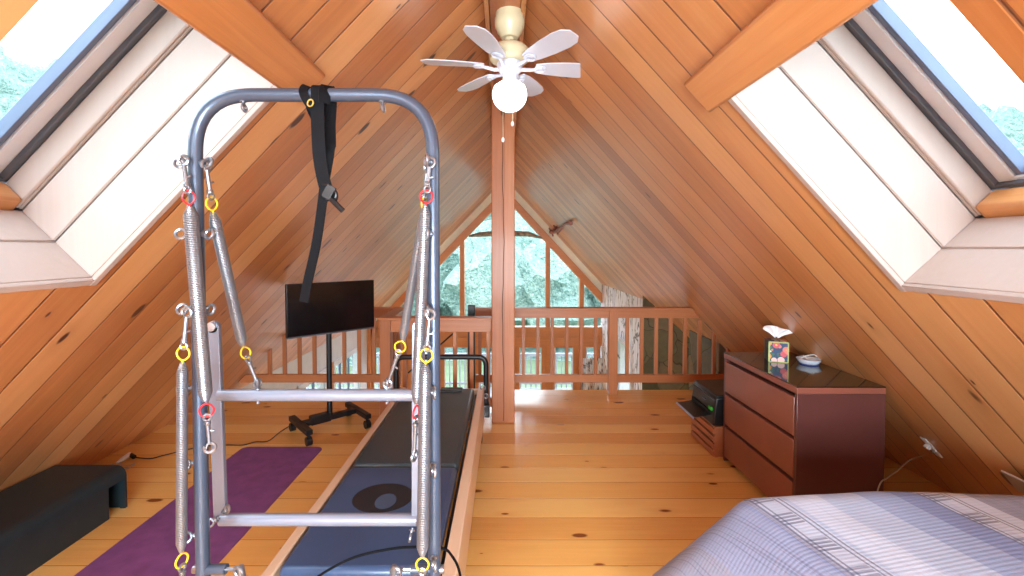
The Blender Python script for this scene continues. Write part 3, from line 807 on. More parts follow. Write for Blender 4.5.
# ------------------------------------------------------------------ springs on the tower
def frame_at(p, d, side):
    z = V(d).normalized(); x = V(side); x = (x-z*x.dot(z)).normalized(); y = z.cross(x)
    return Matrix(((x.x,y.x,z.x,p.x),(x.y,y.y,z.y,p.y),(x.z,y.z,z.z,p.z),(0,0,0,1)))
def teardrop(mb, M, L, W, r=.0026):
    """a wire loop from the spring end (z=0) to z=L"""
    pts = []
    for i in range(22):
        a = 2*PI*i/22
        pts.append((W*math.sin(a), 0, L*.56-L*.44*math.cos(a) if True else 0))
    pts = [(x*(1-.25*max(0, 1-z/(L*.45))), 0, z) for x, y, z in pts]
    mb.tube(pts, r, 8, True, M)
    mb.tube([(0,0,-.012),(0,0,L*.13)], r, 8, False, M)
def snap(mb, M, L):
    """trigger snap: swivel ring at z=0, hook opening at z=L"""
    mb.torus((0,0,.008), (0,1,0), .0085, .0034, 14, 8, 1, M)
    mb.lathe([(.005,.016),(.008,.018),(.008,.025),(.006,.028)], 10, M)
    rr_ = min(.0125, L*.16); c = L-rr_
    mb.tube([(0,0,.024),(0,0,L*.3),(0,0,c-rr_)], [.0062,.0058,.005], 10, False, M)
    pts = [(0,0,c-rr_*1.25)]+[(rr_*math.sin(a), 0, c-rr_*math.cos(a)) for a in [R(x) for x in range(0, 320, 20)]]
    mb.tube(pts, [.005]+[.0046]*(len(pts)-2)+[.003], 8, False, M)
    mb.tube([(-rr_*.8,0,c+rr_*.2),(-.002,0,c-rr_*1.2)], .003, 6, False, M)
    mb.tube([(.004,0,L*.42),(.014,0,L*.45)], .003, 6, False, M)
def coil(p, q_, r, wire=.0021, pitch=.0046):
    p, q_ = V(p), V(q_); d = q_-p; Ln = d.length; M = frame_at(p, d, (0,-1,0))
    turns = Ln/pitch; st = 14; n_ = int(turns*st); pts = []
    for i in range(n_+1):
        t = i/n_; a = 2*PI*turns*t; z = Ln*t
        k = min(1, .35+.65*(z/.025), .35+.65*((Ln-z)/.025))
        pts.append(((r-wire)*k*math.cos(a), (r-wire)*k*math.sin(a), z))
    mb = MB(); mb.tube(pts, wire, 5, False, M); return mb
def spring(label, top, s0, s1, bot, r, colour, sidetop=(0,-1,0), sidebot=(0,-1,0), topdir=None):
    """top: eye it hangs from; s0..s1 coil ends; bot: where the lower snap ends"""
    th = thing('tower_spring', label, 'spring', s0, 'springs hanging on the tower')
    coil(s0, s1, r).build('coil', M_spring, th)
    cm = M_red if colour == 'red' else M_yellow
    d = (V(s1)-V(s0)).normalized()
    L = .040
    for p, e, sd in ((s0, top, sidetop), (s1, bot, sidebot)):
        p, e = V(p), V(e); dd = (e-p); tot = dd.length; dd.normalize()
        l1 = min(L, tot*.42)
        mb = MB(); teardrop(mb, frame_at(p, dd, sd), l1, l1*.42); mb.build('loop', cm, th)['label'] = colour+' wire loop'
        mb = MB(); snap(mb, frame_at(p+dd*(l1-.006), dd, sd), tot-l1+.012); mb.build('snap_hook', M_chrome, th)
    return th
def w(u, v, y): return at(u, v, y)
YS = YP-.035
spring('thick steel spring with red loops hanging down the left tower post', w(183,158,YS), w(190,206,YS), w(206,402,YS), w(210,450,YS), .0178, 'red', (1,0,0), (1,.4,0))
spring('slanting steel spring with yellow loops from the left post to the upper bar', w(206,163,YP-.01), w(213,212,YP+.01), w(243,346,YQ-.015), w(258,385,YQ), .0155, 'yellow', (.3,1,0), (.35,1,0))
spring('straight steel spring with yellow loops low beside the left post', w(187,310,YS-.02), w(182.5,362,YS-.02), w(181.5,552,YS-.02), w(184,606,YS-.02), .0135, 'yellow', (1,0,0), (.3,1,0))
spring('thick steel spring with red loops hanging down the right tower post', w(430,160,YS), w(425.5,205,YS), w(416.5,404,YS), w(414,458,YS), .0150, 'red', (1,0,0), (.3,1,0))
spring('slanting steel spring with yellow loops from the right post to the upper bar', w(427,166,YP+.02), w(424,212,YP+.03), w(402.5,340,YQ-.015), w(387,386,YQ), .0135, 'yellow', (.3,1,0), (1,0,0))
spring('straight steel spring with yellow loops low in front of the right post', w(430,312,YS-.015), w(425.5,364,YS-.015), w(422.5,556,YS-.015), w(422,612,YS-.015), .0165, 'yellow', (1,0,0), (1,0,0))

# ------------------------------------------------------------------ strap over the tower
st = thing('strap', 'black webbing strap looped over the top bar of the tower', 'strap', w(320, 95, YP))
def lerp_path(pts, n=6):
    P = [V(p) for p in pts]; out = []
    for i in range(len(P)-1):
        p0 = P[max(i-1,0)]; p1 = P[i]; p2 = P[i+1]; p3 = P[min(i+2,len(P)-1)]
        for k in range(n):
            t = k/n
            out.append(.5*((2*p1)+(p2-p0)*t+(2*p0-5*p1+4*p2-p3)*t*t+(3*p1-p0-3*p2+p3)*t**3))
    return out+[P[-1]]
B = .024
def loopx(u, y): return at(u, 95, y)
top = at(321, 95, YP)
# front and back falls of the loop
front = lerp_path([V((top.x,YP+.015,top.z-.06)), V((top.x,YP+.021,top.z)), V((top.x,YP+.008,top.z+.021)), V((top.x,YP-.012,top.z+.020)), V((top.x,YP-.0225,top.z)), w(318,130,YP-.026), w(320,160,YP-.02), w(325,185,YP-.012), w(331,200,YP-.01)])
mb = MB(); mb.ribbon(front, (1,.1,0), .034, .003); mb.build('front_fall', M_strap, st)
bk = at(328, 95, YP)
back = lerp_path([V((bk.x,YP-.0225,bk.z-.03)), V((bk.x,YP-.022,bk.z)), V((bk.x,YP-.0,bk.z+.022)), V((bk.x,YP+.022,bk.z)), w(330,125,YP+.02), w(330,150,YP+.012), w(325,180,YP), w(322,205,YP), w(316,245,YP-.005), w(307,285,YP-.01), w(304,302,YP-.012)])
wd = [(.75,.6,0)]*(len(back)//2)+[(.9,-.3,0)]*(len(back)-len(back)//2)
mb = MB(); mb.ribbon(back, wd, .030, .003); mb.build('long_tail', M_strap, st)
ls = at(307, 95, YP)
lft = lerp_path([w(316,112,YP-.02), w(309,104,YP-.024), V((ls.x,YP-.023,ls.z)), V((ls.x+.004,YP-.006,ls.z+.0215)), V((ls.x+.008,YP+.021,ls.z)), w(310,106,YP+.015), w(315,118,YP-.0)])
mb = MB(); mb.ribbon(lft, (1,.0,-.4), .022, .003); mb.build('side_loop', M_strap, st)
mb = MB(); mb.torus(w(310.5,103,YP-.03), (.5,1,0), .009, .0022, 14, 6, 1.2); mb.build('ring', plain('brass', srgb(196,160,80), .3, .9), st)
mb = MB(); mb.torus(w(333,195,YP-.012), (.4,1,.2), .018, .003, 16, 6, .8); mb.tube([w(331,199,YP-.02), w(337,205,YP-.022), w(343,211,YP-.02)], .0075, 8); mb.box(-.012,.012,-.004,.004,-.018,.018, Matrix.Translation(w(329,192,YP-.018)) @ Matrix.Rotation(.5,4,'Y'))
mb.tube(lerp_path([w(322,184,YP-.014), w(330,186,YP-.02), w(336,192,YP-.014), w(334,199,YP-.012), w(326,199,YP-.012)]), .0028, 6)
mb.build('buckle', M_blackp, st)
# rope over the pad
rp = [w(300,590,1.42), w(325,572,1.44), w(355,557,1.45), w(390,549,1.45), w(415,547,1.44), w(442,548,1.42), w(452,556,1.40), w(459,570,1.36), w(462,590,1.30)]
mb = MB(); mb.tube(lerp_path(rp), .0042, 8)
tag(mb.build('rope', M_strap), 'thin dark rope curving across the near end of the reformer', 'rope')

# ------------------------------------------------------------------ mat, step
def roundrect(x0, x1, y0, y1, r, n=6):
    P = []
    for cx, cy, a0 in ((x1-r,y1-r,0),(x0+r,y1-r,90),(x0+r,y0+r,180),(x1-r,y0+r,270)):
        for i in range(n+1):
            a = R(a0+90*i/n); P.append((cx+r*math.cos(a), cy+r*math.sin(a)))
    return P
mb = MB(); mb.prism(roundrect(-2.0, -1.385, 1.55, 3.35, .05), lambda x,y:(x,y,.0005), lambda x,y:(x,y,.006))
tag(mb.build('yoga_mat', M_mat, smooth=False), 'purple yoga mat lying flat on the floor left of the reformer', 'mat')

sx0, sx1, sy0, sy1, sh = -2.645, -2.228, 1.25, 2.575, .25
stp = thing('exercise_step', 'dark green plastic exercise step under the left slope', 'step', ((sx0+sx1)/2, 1.9, 0))
mb = MB()
T = .03
# rounded top shell over four walls; the end wall has an arched cut by the corner
prof = []
r = .06
for i in range(9):
    a = R(90-90*i/8); prof.append((sx1-r+r*math.cos(a), sh-r+r*math.sin(a)))
inner = [(x-T*.9 if x > sx1-.05 else x, z-T*.8) for x, z in prof]
out = [(sx0, sh)]+prof; inn = [(sx0, sh-T)]+[(sx1-T-(r-T)+(r-T)*math.cos(R(90-90*i/8)), sh-T-(r-T)+(r-T)*math.sin(R(90-90*i/8))) for i in range(9)]
def shell(y0, y1, zb):
    full = out+[(sx1, zb), (sx1-T, zb)]+list(reversed(inn))
    n_ = len(out)
    P0 = [(x, y0, z) for x, z in full]; P1 = [(x, y1, z) for x, z in full]
    # as strips, to stay convex per face
    o = out+[(sx1, zb)]; i_ = inn+[(sx1-T, zb)]
    for k in range(len(o)-1):
        a, b, c, d = o[k], o[k+1], i_[k+1], i_[k]
        mb.hexa([(a[0],y0,a[1]),(b[0],y0,b[1]),(c[0],y0,c[1]),(d[0],y0,d[1])], [(a[0],y1,a[1]),(b[0],y1,b[1]),(c[0],y1,c[1]),(d[0],y1,d[1])])
shell(sy0, 2.455, 0.0); shell(2.455, 2.558, .175); shell(2.558, sy1, 0.0)
mb.build('shell', M_step, stp, angle=50)
mb = MB(); mb.box(sx0, sx0+T, sy0, sy1, 0, sh-T); mb.box(sx0+T, sx1-T, sy0, sy0+T, 0, sh-T); mb.build('inner_wall', M_step, stp)
mb = MB(); mb.box(sx0+T, sx1-.004, 2.562, sy1-.002, 0, sh-.05); mb.build('end_wall', M_step, stp, bevel=.008)

# ------------------------------------------------------------------ television on its stand
tL, tR = V((-1.67, 3.375, 0)), V((-1.144, 3.865, 0))
wdir = (tR-tL).normalized(); ndir = V((wdir.y, -wdir.x, 0))        # towards the room
tw = (tR-tL).length; cz = 1.038; cc_ = (tL+tR)/2
MT = Matrix(((wdir.x,ndir.x,0,cc_.x),(wdir.y,ndir.y,0,cc_.y),(0,0,1,cz),(0,0,0,1)))
tv = thing('television', 'flat black television tilted on the rolling stand near the left railing', 'television', (cc_.x, cc_.y, .83))
th_ = .42
mb = MB(); mb.box(-tw/2, tw/2, -.035, .0, -th_/2, th_/2, MT); mb.build('housing', M_blackp, tv, bevel=.004)
mb = MB(); mb.box(-tw/2+.006, tw/2-.006, 0, .0015, -th_/2+.014, th_/2-.006, MT); mb.build('screen', M_screen, tv)
mb = MB(); mb.box(-tw/2, tw/2, -.002, .003, -th_/2-.002, -th_/2+.007, MT); mb.build('bottom_bezel', M_frame_grey, tv)
mb = MB(); mb.box(-tw*.3, tw*.3, -.06, -.035, -th_*.4, th_*.15, MT); mb.build('back_bulge', M_blackp, tv, bevel=.01)
sv = thing('television_stand', 'black rolling stand with a single pole and four casters', 'stand', (cc_.x, cc_.y, 0))
pc = cc_-ndir*.10
mb = MB(); mb.tube([V((pc.x,pc.y,.09)), V((pc.x,pc.y,1.08))], .022, 14); mb.build('pole', M_black, sv)
MB_ = Matrix(((wdir.x,ndir.x,0,pc.x),(wdir.y,ndir.y,0,pc.y),(0,0,1,0),(0,0,0,1)))
mb = MB(); mb.box(-.13,.13,-.085,-.022,.98,1.14,MB_) if False else mb.box(-.13,.13,.022,.041,.94,1.12,MB_); mb.build('mount_plate', M_black, sv)
mb = MB(); mb.box(-.24,.24,-.03,.03,.085,.125,MB_); mb.box(-.16,.0,-.034,.034,.08,.15,MB_); mb.build('cross_bar', M_black, sv, bevel=.004)
for s in (-1, 1):
    mb = MB(); mb.box(s*.24-.025, s*.24+.025, -.20, .22, .085, .125, MB_); ft = mb.build('foot_bar', M_black, sv, bevel=.004)
    for yy in (-.18, .195):
        mb = MB(); c_ = MB_ @ V((s*.24, yy, .034))
        mb.tube([c_-wdir*.02, c_+wdir*.02], .034, 16); mb.tube([c_+V((0,0,.02)), c_+V((0,0,.055))], .012, 8); mb.build('caster', M_blackp, sv)

# cords on the left
def ground(u, v, z=0.0):
    d = at(u, v, 1.0)-V((0,0,CAMH)); t_ = (z-CAMH)/d.z
    return V((0,0,CAMH))+d*t_
cd = [ground(u, v, .006) for u, v in ((133,457),(150,458.5),(165,455),(200,447),(226,445),(243,445),(255,442),(268,441),(280,432),(293,424))]
mb = MB(); mb.tube(lerp_path(cd), .004, 6)
tag(mb.build('extension_cable', M_blackp), 'thin black cable on the floor from the plug adapter to the television stand', 'cable')
pcn = ground(124, 458, .0); ps = thing('power_strip', 'small white plug adapter on the floor beyond the dark step', 'plug', pcn)
a, b = ground(117, 463, .02), ground(130, 454.5, .025)
mb = MB(); mb.tube([a, a*.6+b*.4, b], [.008,.016,.018], 10); mb.build('body', M_white, ps)
mb = MB(); mb.tube([b, b+(ground(134,457,.02)-b)], .015, 10); mb.build('black_plug', M_blackp, ps)
mb = MB(); mb.tube(lerp_path([a, ground(108,466,.012), ground(100,470,.01)]), .004, 6); mb.tube(lerp_path([ground(118,464,.012), ground(128,466,.008), ground(135,463,.008), ground(131,467,.008), ground(122,470,.008)]), .004, 6); mb.build('white_lead', M_cordw, ps)

# ------------------------------------------------------------------ dresser and what stands on it
dx0, dx1, dy0, dy1, dh = 1.57, 2.05, 2.363, 3.16, .78
dr_ = thing('dresser', 'dark red brown dresser with three drawers under the right slope', 'dresser', ((dx0+dx1)/2, (dy0+dy1)/2, 0))
mb = MB()
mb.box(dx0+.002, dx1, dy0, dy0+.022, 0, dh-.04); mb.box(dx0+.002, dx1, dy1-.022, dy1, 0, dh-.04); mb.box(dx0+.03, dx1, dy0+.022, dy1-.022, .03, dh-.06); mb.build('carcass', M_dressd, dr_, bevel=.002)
mb = MB(); mb.box(dx0, dx1, dy0, dy1, dh-.04, dh-.006); mb.build('top_board', M_dress, dr_, bevel=.003)
mb = MB(); mb.box(dx0+.001, dx1, dy0+.001, dy1-.001, dh-.006, dh); mb.build('glass_top', M_glasstop, dr_, bevel=.001)['label'] = 'shiny black glass top'
mb = MB(); mb.box(dx0+.03, dx0+.04, dy0+.022, dy1-.022, .02, dh-.04); mb.build('drawer_gaps', M_gap, dr_)
dz0 = .035
for i in range(3):
    z0 = dz0+i*.234; mb = MB(); mb.box(dx0, dx0+.03, dy0+.024, dy1-.024, z0, z0+.212); mb.build('drawer', M_dress, dr_, bevel=.003)
# tissue box
tb = ground(779, 362.5, dh); bx, by = tb.x+.016, tb.y+.055
tx = thing('tissue_box', 'floral tissue box with a white tissue on the dresser', 'tissue box', (bx, by, dh)); tx.rotation_euler = (0, 0, R(-20))
hw = .058; bh = .135
mb = MB(); mb.box(bx-hw, bx+hw, by-hw, by+hw, dh+.001, dh+bh); mb.build('box', M_floral, tx, bevel=.002)
mb = MB()
for x0, x1, z0, z1 in ((-hw,-hw+.009,0,bh),(hw-.006,hw,0,bh),(-hw,hw,bh-.008,bh),(-hw,hw,0,.006)): mb.box(bx+x0, bx+x1, by-hw-.001, by-hw+.002, dh+z0+.001, dh+z1)
mb.build('printed_border', M_cardy, tx)
mb = MB(); mb.box(bx-hw-.001, bx-hw+.002, by-hw+.002, by+hw, dh+.001, dh+bh); mb.build('dark_side', plain('dark_box_side', srgb(36,44,50), .5), tx)  # left face coloured darker than the front
mb = MB(); N1, N2 = 26, 9; vs = []; fs = []
for j in range(N2):                                  # one sheet pulled up through the slot, fanned and folded
    t_ = j/(N2-1)
    for i in range(N1):
        s_ = i/(N1-1); a = R(-50+108*s_)
        rad = (.03+t_*.066*(1+.10*math.sin(2.2*PI*s_+.4)+.05*math.sin(9*s_)))
        vs.append((bx-.002+rad*math.sin(a)*(.35+.65*t_)*1.02, by+.014*math.sin(5*PI*s_)*t_+.02*t_*t_*math.cos(PI*s_), dh+bh-.006+rad*math.cos(a)*.95+.010*t_))
for j in range(N2-1):
    for i in range(N1-1): fs.append((j*N1+i, j*N1+i+1, (j+1)*N1+i+1, (j+1)*N1+i))
mb.add(vs, fs); ts = mb.build('tissue', M_paper, tx, angle=70)
sm = ts.modifiers.new('thick', 'SOLIDIFY'); sm.thickness = .0025
# little dish
dp = ground(808, 366.5, dh); dp.y += .06; dp.x += .045
ds = thing('trinket_dish', 'small blue and white dish beside the tissue box', 'dish', dp)
mb = MB(); mb.lathe([(.04,0.001),(.050,.004),(.064,.022),(.070,.036),(.066,.037),(.060,.024),(.045,.012),(.001,.010)], 28, Matrix.Translation(dp)); mb.build('bowl', M_porcelain, ds)
mb = MB(); mb.torus(dp+V((0,0,.003)), (0,0,1), .05, .005, 28, 8); mb.build('foot_ring', plain('cobalt', srgb(60,70,130), .3), ds)
mb = MB(); mb.box(-.035,.035,-.025,.025,-.002,.003, Matrix.Translation(dp+V((.01,0,.035))) @ Matrix.Rotation(.25,4,'Y') @ Matrix.Rotation(.3,4,'X')); mb.tube(lerp_path([dp+V((-.05,0,.038)), dp+V((-.01,.01,.05)), dp+V((.03,0,.06)), dp+V((.06,.01,.045))]), .003, 6); mb.build('trinkets', M_white, ds)

# crate and printer
cx0, cx1, cy0, cy1, ch = 1.515, 1.85, 3.19, 3.575, .225
cr = thing('wooden_crate', 'slatted wooden crate on the floor at the far side of the dresser', 'crate', ((cx0+cx1)/2, (cy0+cy1)/2, 0))
for i in range(4):
    mb = MB(); z0 = .006+i*.055; mb.box(cx0, cx0+.014, cy0, cy1, z0, z0+.038); mb.build('slat', M_crate, cr, bevel=.002)
for y in (cy0, cy1-.03): mb = MB(); mb.box(cx0+.0145, cx0+.04, y, y+.03, 0, ch-.014); mb.build('corner_post', M_crate, cr)
mb = MB(); mb.box(cx1-.02, cx1, cy0, cy1, 0, ch-.014); mb.build('rear_panel', M_crate, cr)
mb = MB(); mb.box(cx0+.014, cx1, cy0, cy1, ch-.014, ch); mb.build('top_board', M_crate, cr, bevel=.002)
mb = MB()
for y in (cy0, cy1-.012): mb.box(cx0+.04, cx1-.02, y, y+.012, .005, ch-.014)
mb.build('end_panel', M_crate, cr)
mb = MB(); mb.box(cx0+.041, cx0+.046, cy0+.013, cy1-.013, .005, ch-.016); mb.build('gap_shade_sheet', M_gap, cr)  # dark sheet added behind the slats for the shade in the gaps
px0, px1, py0, py1, pz0, pz1 = 1.515, 1.84, 3.195, 3.585, .2265, .455
pr = thing('printer', 'black printer with its paper tray out, on the wooden crate', 'printer', ((px0+px1)/2, (py0+py1)/2, pz0))
mb = MB(); mb.hexa([(px0,py0,pz0),(px1,py0,pz0),(px1,py1,pz0),(px0,py1,pz0)], [(px0+.02,py0,pz1-.02),(px1,py0,pz1),(px1,py1,pz1),(px0+.02,py1,pz1-.02)]); mb.build('body', M_blackp, pr, bevel=.012, seg=3)
mb = MB(); mb.hexa([(px0+.02,py0+.005,pz1-.018),(px1-.01,py0+.005,pz1+.003),(px1-.01,py1-.005,pz1+.003),(px0+.02,py1-.005,pz1-.018)], [(px0+.03,py0+.01,pz1-.004),(px1-.02,py0+.01,pz1+.013),(px1-.02,py1-.01,pz1+.013),(px0+.03,py1-.01,pz1-.004)]); mb.build('scanner_lid', M_blackp, pr, bevel=.004)
mb = MB(); mb.box(px0+.004, px0+.016, py0+.0, py1, pz1-.038, pz1-.034); mb.build('trim_line', M_frame_grey, pr)
mb = MB(); mb.box(px0-.002, px0+.012, py0+.06, py1-.03, pz0+.06, pz0+.10); mb.build('paper_slot', plain('slot_black', srgb(12,12,14), .6), pr)
mb = MB(); mb.hexa([(px0-.13,py0+.03,pz0+.05),(px0+.01,py0+.05,pz0+.065),(px0+.01,py1-.03,pz0+.065),(px0-.13,py1-.05,pz0+.05)], [(px0-.13,py0+.03,pz0+.058),(px0+.01,py0+.05,pz0+.074),(px0+.01,py1-.03,pz0+.074),(px0-.13,py1-.05,pz0+.058)]); tr_ = mb.build('paper_tray', M_blackp, pr, bevel=.003)
mb = MB(); mb.box(px0-.136, px0-.128, py0+.025, py1-.045, pz0+.046, pz0+.060); mb.build('tray_edge', plain('pale_blue_edge', srgb(150,166,196), .4), tr_)
mb = MB(); mb.box(px0-.001, px0+.01, py0+.03, py0+.075, pz0+.105, pz0+.128); mb.build('green_sticker', M_green, pr)
mb = MB(); mb.box(px0+.008, px0+.0135, py0+.14, py0+.20, pz0+.145, pz0+.153); mb.build('maker_mark', M_frame_grey, pr)

# wall plate, cord, panel on the right slope
def onR(u, v, lift=0.0):
    d = at(u, v, 1.0)-V((0,0,CAMH)); t_ = (ZAP-CAMH-lift)/(d.z+MR*d.x)
    return V((0,0,CAMH))+d*t_
Mr, hr = slopeM(1)
pA, pB = onR(921, 438), onR(943, 456)
ow = thing('outlet_plate', 'white outlet plate low on the right slope beyond the bed', 'outlet', (pA+pB)/2)
cpl = (pA+pB)/2; sl = (cpl-V((0,0,ZAP))).dot(V((Mr[0][0],0,Mr[2][0])))
mb = MB(); mb.box(sl-.07, sl+.07, cpl.y-.018, cpl.y+.018, -.008, -.0005, Mr); mb.build('plate', M_white, ow, bevel=.002)
mb = MB(); mb.box(sl-.03, sl-.005, cpl.y-.012, cpl.y+.012, -.03, -.008, Mr); mb.build('plug', M_white, ow, bevel=.003)
e = onR(934, 452, .05)
cdp = lerp_path([e, w(926,455,2.62), w(910,460,2.52), w(898,470,2.43), w(887,478,2.35), w(880,484,2.345), w(874,505,2.345)])
mb = MB(); mb.tube(cdp, .0035, 6); tag(mb.build('hanging_cable', M_cordw), 'thin pale cable drooping from the outlet plate behind the dresser', 'cable')
pC = onR(1015, 482); s2 = (pC-V((0,0,ZAP))).dot(V((Mr[0][0],0,Mr[2][0])))
fp = thing('framed_panel', 'pale grey panel with a white edge leaning off the right slope above the bed', 'panel', pC)
a, b_, c_, d_ = w(1002,471,1.98), w(1040,489,1.80), w(1040,500,1.84), w(1020,492,1.97)
nn = V((-.3,.25,.55)).normalized()*.0
mb = MB(); th2 = V((.006,.016,-.002)); mb.hexa([a,b_,c_,d_], [a+th2,b_+th2,c_+th2,d_+th2]); mb.build('panel', plain('pale_grey', srgb(176,172,160), .4, .1), fp)
mb = MB(); mb.tube([a, b_], .0045, 8); mb.build('white_edge', M_white, fp)

# ------------------------------------------------------------------ bed
bx0, bx1, by0, by1, bz = .87, 2.28, -.6, 1.62, .60
bd = thing('bed', 'bed under the right slope, hidden by its striped quilt', 'bed', (1.5, .5, 0))
mb = MB(); mb.box(bx0+.06, 2.20, by0, by1-.06, .30, bz-.03); mb.build('mattress', M_white, bd, bevel=.05, seg=4)
mb = MB(); mb.box(bx0+.1, 2.15, by0, by1-.1, .1, .30); mb.box(bx0+.12,bx0+.2,by1-.2,by1-.12,0,.1); mb.box(2.0,2.1,by1-.2,by1-.12,0,.1); mb.box(bx0+.12,bx0+.2,by0,by0+.1,0,.1); mb.box(2.0,2.1,by0,by0+.1,0,.1); mb.build('bed_frame', M_crate, bd)
qm = MB(); NU, NV = 70, 80; vs = []; fs = []
def quilt_point(x, y):
    """sheet coordinate (x, y) laid over the bed and hanging past its edges"""
    ex = max(0, bx0+.05-x); ey = max(0, y-(by1-.05))
    e = math.hypot(ex, ey)
    px, py, pz = x, y, bz
    rad = .10
    if e > 0:
        # roll over the edge then hang flaring
        dx_, dy_ = -ex/e, ey/e
        ang = min(e/rad, .94 if ex > ey*.4 else 1.25)
        ox = rad*math.sin(ang); oz = rad*(1-math.cos(ang))
        rest = max(0, e-rad*ang)
        ox += rest*math.cos(ang); oz += rest*math.sin(ang)
        bxx = max(x, bx0+.05); byy = min(y, by1-.05)
        wob = .012*math.sin(9*(x+y))*min(1, e/.2)
        px, py, pz = bxx+dx_*(ox+wob), byy+dy_*(ox+wob), bz-oz
    pz += .012*noise.noise(V((x*2.2,y*2.2,0)))+.004*noise.noise(V((x*7,y*7,3)))
    # slight plumpness
    pz += .018*math.sin(max(0,min(1,(x-bx0)/1.3))*PI)
    return (px, py, max(pz, .02))
for j in range(NV+1):
    for i in range(NU+1):
        x = bx0-.52+(2.17-(bx0-.52))*i/NU; y = by0+(by1+.36-by0)*j/NV
        p_ = quilt_point(x, y); vs.append((min(p_[0], (ZAP-p_[2])/MR-.02), p_[1], p_[2]))
for j in range(NV):
    for i in range(NU): a = j*(NU+1)+i; fs.append((a, a+1, a+NU+2, a+NU+1))
qm.add(vs, fs)
for i_, v_ in enumerate(qm.v): qm.v[i_] = v_
me_o = qm.build('quilt', M_quilt, angle=80)
# origin at the far left corner so the stripes are laid from it
me_o.data.transform(Matrix.Translation((-bx0, -by1, 0))); me_o.location = (bx0, by1, 0)
sm = me_o.modifiers.new('thick', 'SOLIDIFY'); sm.thickness = .012; sm.offset = 1
tag(me_o, 'pale blue and grey striped plaid quilt spread over the bed', 'quilt')

# ------------------------------------------------------------------ ceiling fan
FX, FY, FZ = .026, 2.50, 2.540
fan = thing('ceiling_fan', 'six bladed ceiling fan with a lit globe under the ridge beam', 'ceiling fan', (FX, FY, 2.83))
TF = Matrix.Translation((FX, FY, 0))
mb = MB(); mb.lathe([(.03,2.692),(.046,2.694),(.056,2.705),(.058,2.715),(.07,2.727),(.072,2.74),(.08,2.752),(.083,2.77),(.083,2.80),(.078,2.81),(.078,2.83)], 36, TF); mb.build('canopy', M_cream, fan)
mb = MB(); mb.lathe([(.013,2.62),(.013,2.70)], 14, TF); mb.lathe([(.02,2.70),(.03,2.69),(.022,2.68)], 14, TF); mb.build('down_rod', M_cream, fan)
mb = MB(); mb.lathe([(.055,2.555),(.09,2.562),(.110,2.575),(.115,2.60),(.110,2.625),(.09,2.645),(.04,2.655),(.02,2.655)], 40, TF); mb.build('motor_housing', M_cream, fan)
mb = MB(); mb.lathe([(.05,2.50),(.066,2.515),(.07,2.53),(.068,2.556),(.05,2.558)], 30, TF)
for i in range(24):
    a = 2*PI*i/24; mb.tube([(FX+.066*math.cos(a),FY+.066*math.sin(a),2.518),(FX+.0705*math.cos(a),FY+.0705*math.sin(a),2.55)], .0025, 5)
mb.build('flywheel', M_fanwhite, fan)
mb = MB(); mb.lathe([(.05,2.43),(.052,2.435),(.040,2.445),(.037,2.48),(.045,2.50)], 26, TF); mb.build('light_kit', M_fanwhite, fan)
for k in range(6):
    a = R(68+60*k)
    MK = TF @ Matrix.Rotation(a, 4, 'Z') @ Matrix.Translation((0,0,FZ-.005)) @ Matrix.Rotation(R(-11), 4, 'X')
    out = [(.145,-.036),(.20,-.052),(.30,-.064),(.40,-.069),(.455,-.060),(.488,-.030),(.488,.030),(.455,.060),(.40,.069),(.30,.064),(.20,.052),(.145,.036)]
    mb = MB(); mb.prism(out, lambda x,y:(x,y,0), lambda x,y:(x,y,.006), MK); bl = mb.build('blade', M_fanwhite, fan, bevel=.0015)
    mb = MB(); mb.tube([(.05,0,-.012),(.085,-.008,-.016),(.12,0,-.010),(.15,0,-.006)], [.012,.010,.010,.008], 8, False, MK)
    mb.torus((.172,0,-.005), (0,0,1), .030, .006, 22, 6, .95, MK); mb.torus((.168,0,-.006), (0,0,1), .017, .005, 18, 6, 1, MK)
    mb.lathe([(.009,-.008),(.009,.0)], 10, MK @ Matrix.Translation((.195,0,0))); mb.build('blade_iron', M_fanwhite, bl)
mb = MB(); g = []
for i in range(15):
    a = R(-90+118*i/14); g.append((.097*math.cos(a), 2.382+.094*math.sin(a)))
g.append((.052, 2.45))
mb.lathe(g, 32, TF); gb = mb.build('light_globe', M_globe, fan)
for u, v, y in ((503, 140, FY-.06), (512.5, 124, FY-.02)):
    p = at(u, v, y); mb = MB()
    mb.tube([V((p.x,p.y,2.46)), V((p.x,p.y,p.z+.015))], .0016, 6); pcn_ = mb.build('pull_chain', M_cream, fan)
    mb = MB(); mb.lathe([(.002,.016),(.007,.010),(.010,0),(.007,-.010),(.002,-.013)], 14, Matrix.Translation(p)); mb.build('pull_knob', M_white, pcn_)

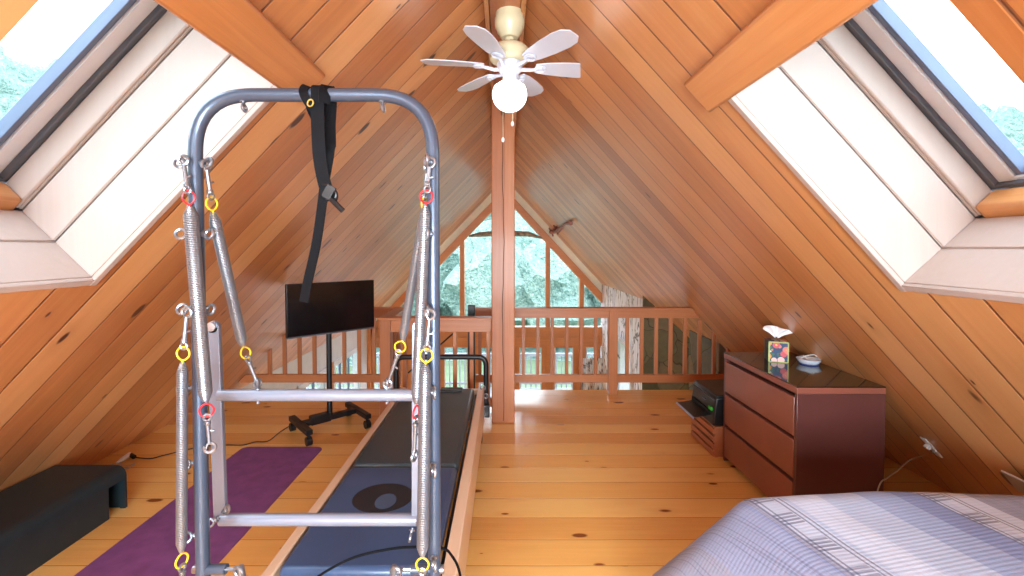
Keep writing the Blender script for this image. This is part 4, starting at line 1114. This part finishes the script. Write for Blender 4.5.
# ------------------------------------------------------------------ light
wld = bpy.data.worlds.new('sky'); scene.world = wld; wld.use_nodes = True
nt = wld.node_tree; nt.nodes.clear()
wo = nt.nodes.new('ShaderNodeOutputWorld'); bg = nt.nodes.new('ShaderNodeBackground'); tcw = nt.nodes.new('ShaderNodeTexCoord')
sep = nt.nodes.new('ShaderNodeSeparateXYZ'); rmp = nt.nodes.new('ShaderNodeValToRGB')
nt.links.new(tcw.outputs['Generated'], sep.inputs[0]); nt.links.new(sep.outputs[2], rmp.inputs[0])
cr_ = rmp.color_ramp; cr_.elements[0].position = 0; cr_.elements[0].color = (.84,.93,1,1); cr_.elements[1].position = 1; cr_.elements[1].color = (.80,.90,1,1)
nt.links.new(rmp.outputs[0], bg.inputs[0]); bg.inputs[1].default_value = 8.0
nt.links.new(bg.outputs[0], wo.inputs[0])

def area(name, loc, rot, sx, sy, power=0, portal=False, color=(1,1,1)):
    l = bpy.data.lights.new(name, 'AREA'); l.shape = 'RECTANGLE'; l.size = sx; l.size_y = sy; l.energy = power; l.color = color
    if portal: l.cycles.is_portal = True
    o = bpy.data.objects.new(name, l); col.objects.link(o); o.location = loc; o.rotation_euler = rot; return o
for sgn in (1, -1):
    M, h = slopeM(sgn); s0, s1 = SKX[sgn][0]*h, SKX[sgn][1]*h
    c = M @ V(((s0+s1)/2, (SY0+SY1)/2, .54)); nrm = V((M[0][2],0,M[2][2]))
    rot = nrm.to_track_quat('Z', 'Y').to_euler()
    area('skylight_portal', c, rot, 1.1, 1.1, portal=True)
area('gable_portal', (0, YG+.3, .2), V((0,1,0)).to_track_quat('Z','Y').to_euler(), 6.2, 5.8, portal=True)
area('added_back_fill', (0, YB-.5, 1.2), V((0,-1,0)).to_track_quat('Z','Y').to_euler(), 2.4, 1.6, 470, color=(.86,.93,1))  # fill light added outside the unseen back window

# ------------------------------------------------------------------ view
vs_ = scene.view_settings
vs_.view_transform = 'Standard'; vs_.look = 'None'; vs_.gamma = 1; vs_.use_curve_mapping = False; vs_.exposure = 0.0
scene.display_settings.display_device = 'sRGB'
cy = scene.cycles; cy.max_bounces = 10; cy.diffuse_bounces = 6; cy.glossy_bounces = 5; cy.transparent_max_bounces = 12; cy.sample_clamp_indirect = 6
cy.use_denoising = True
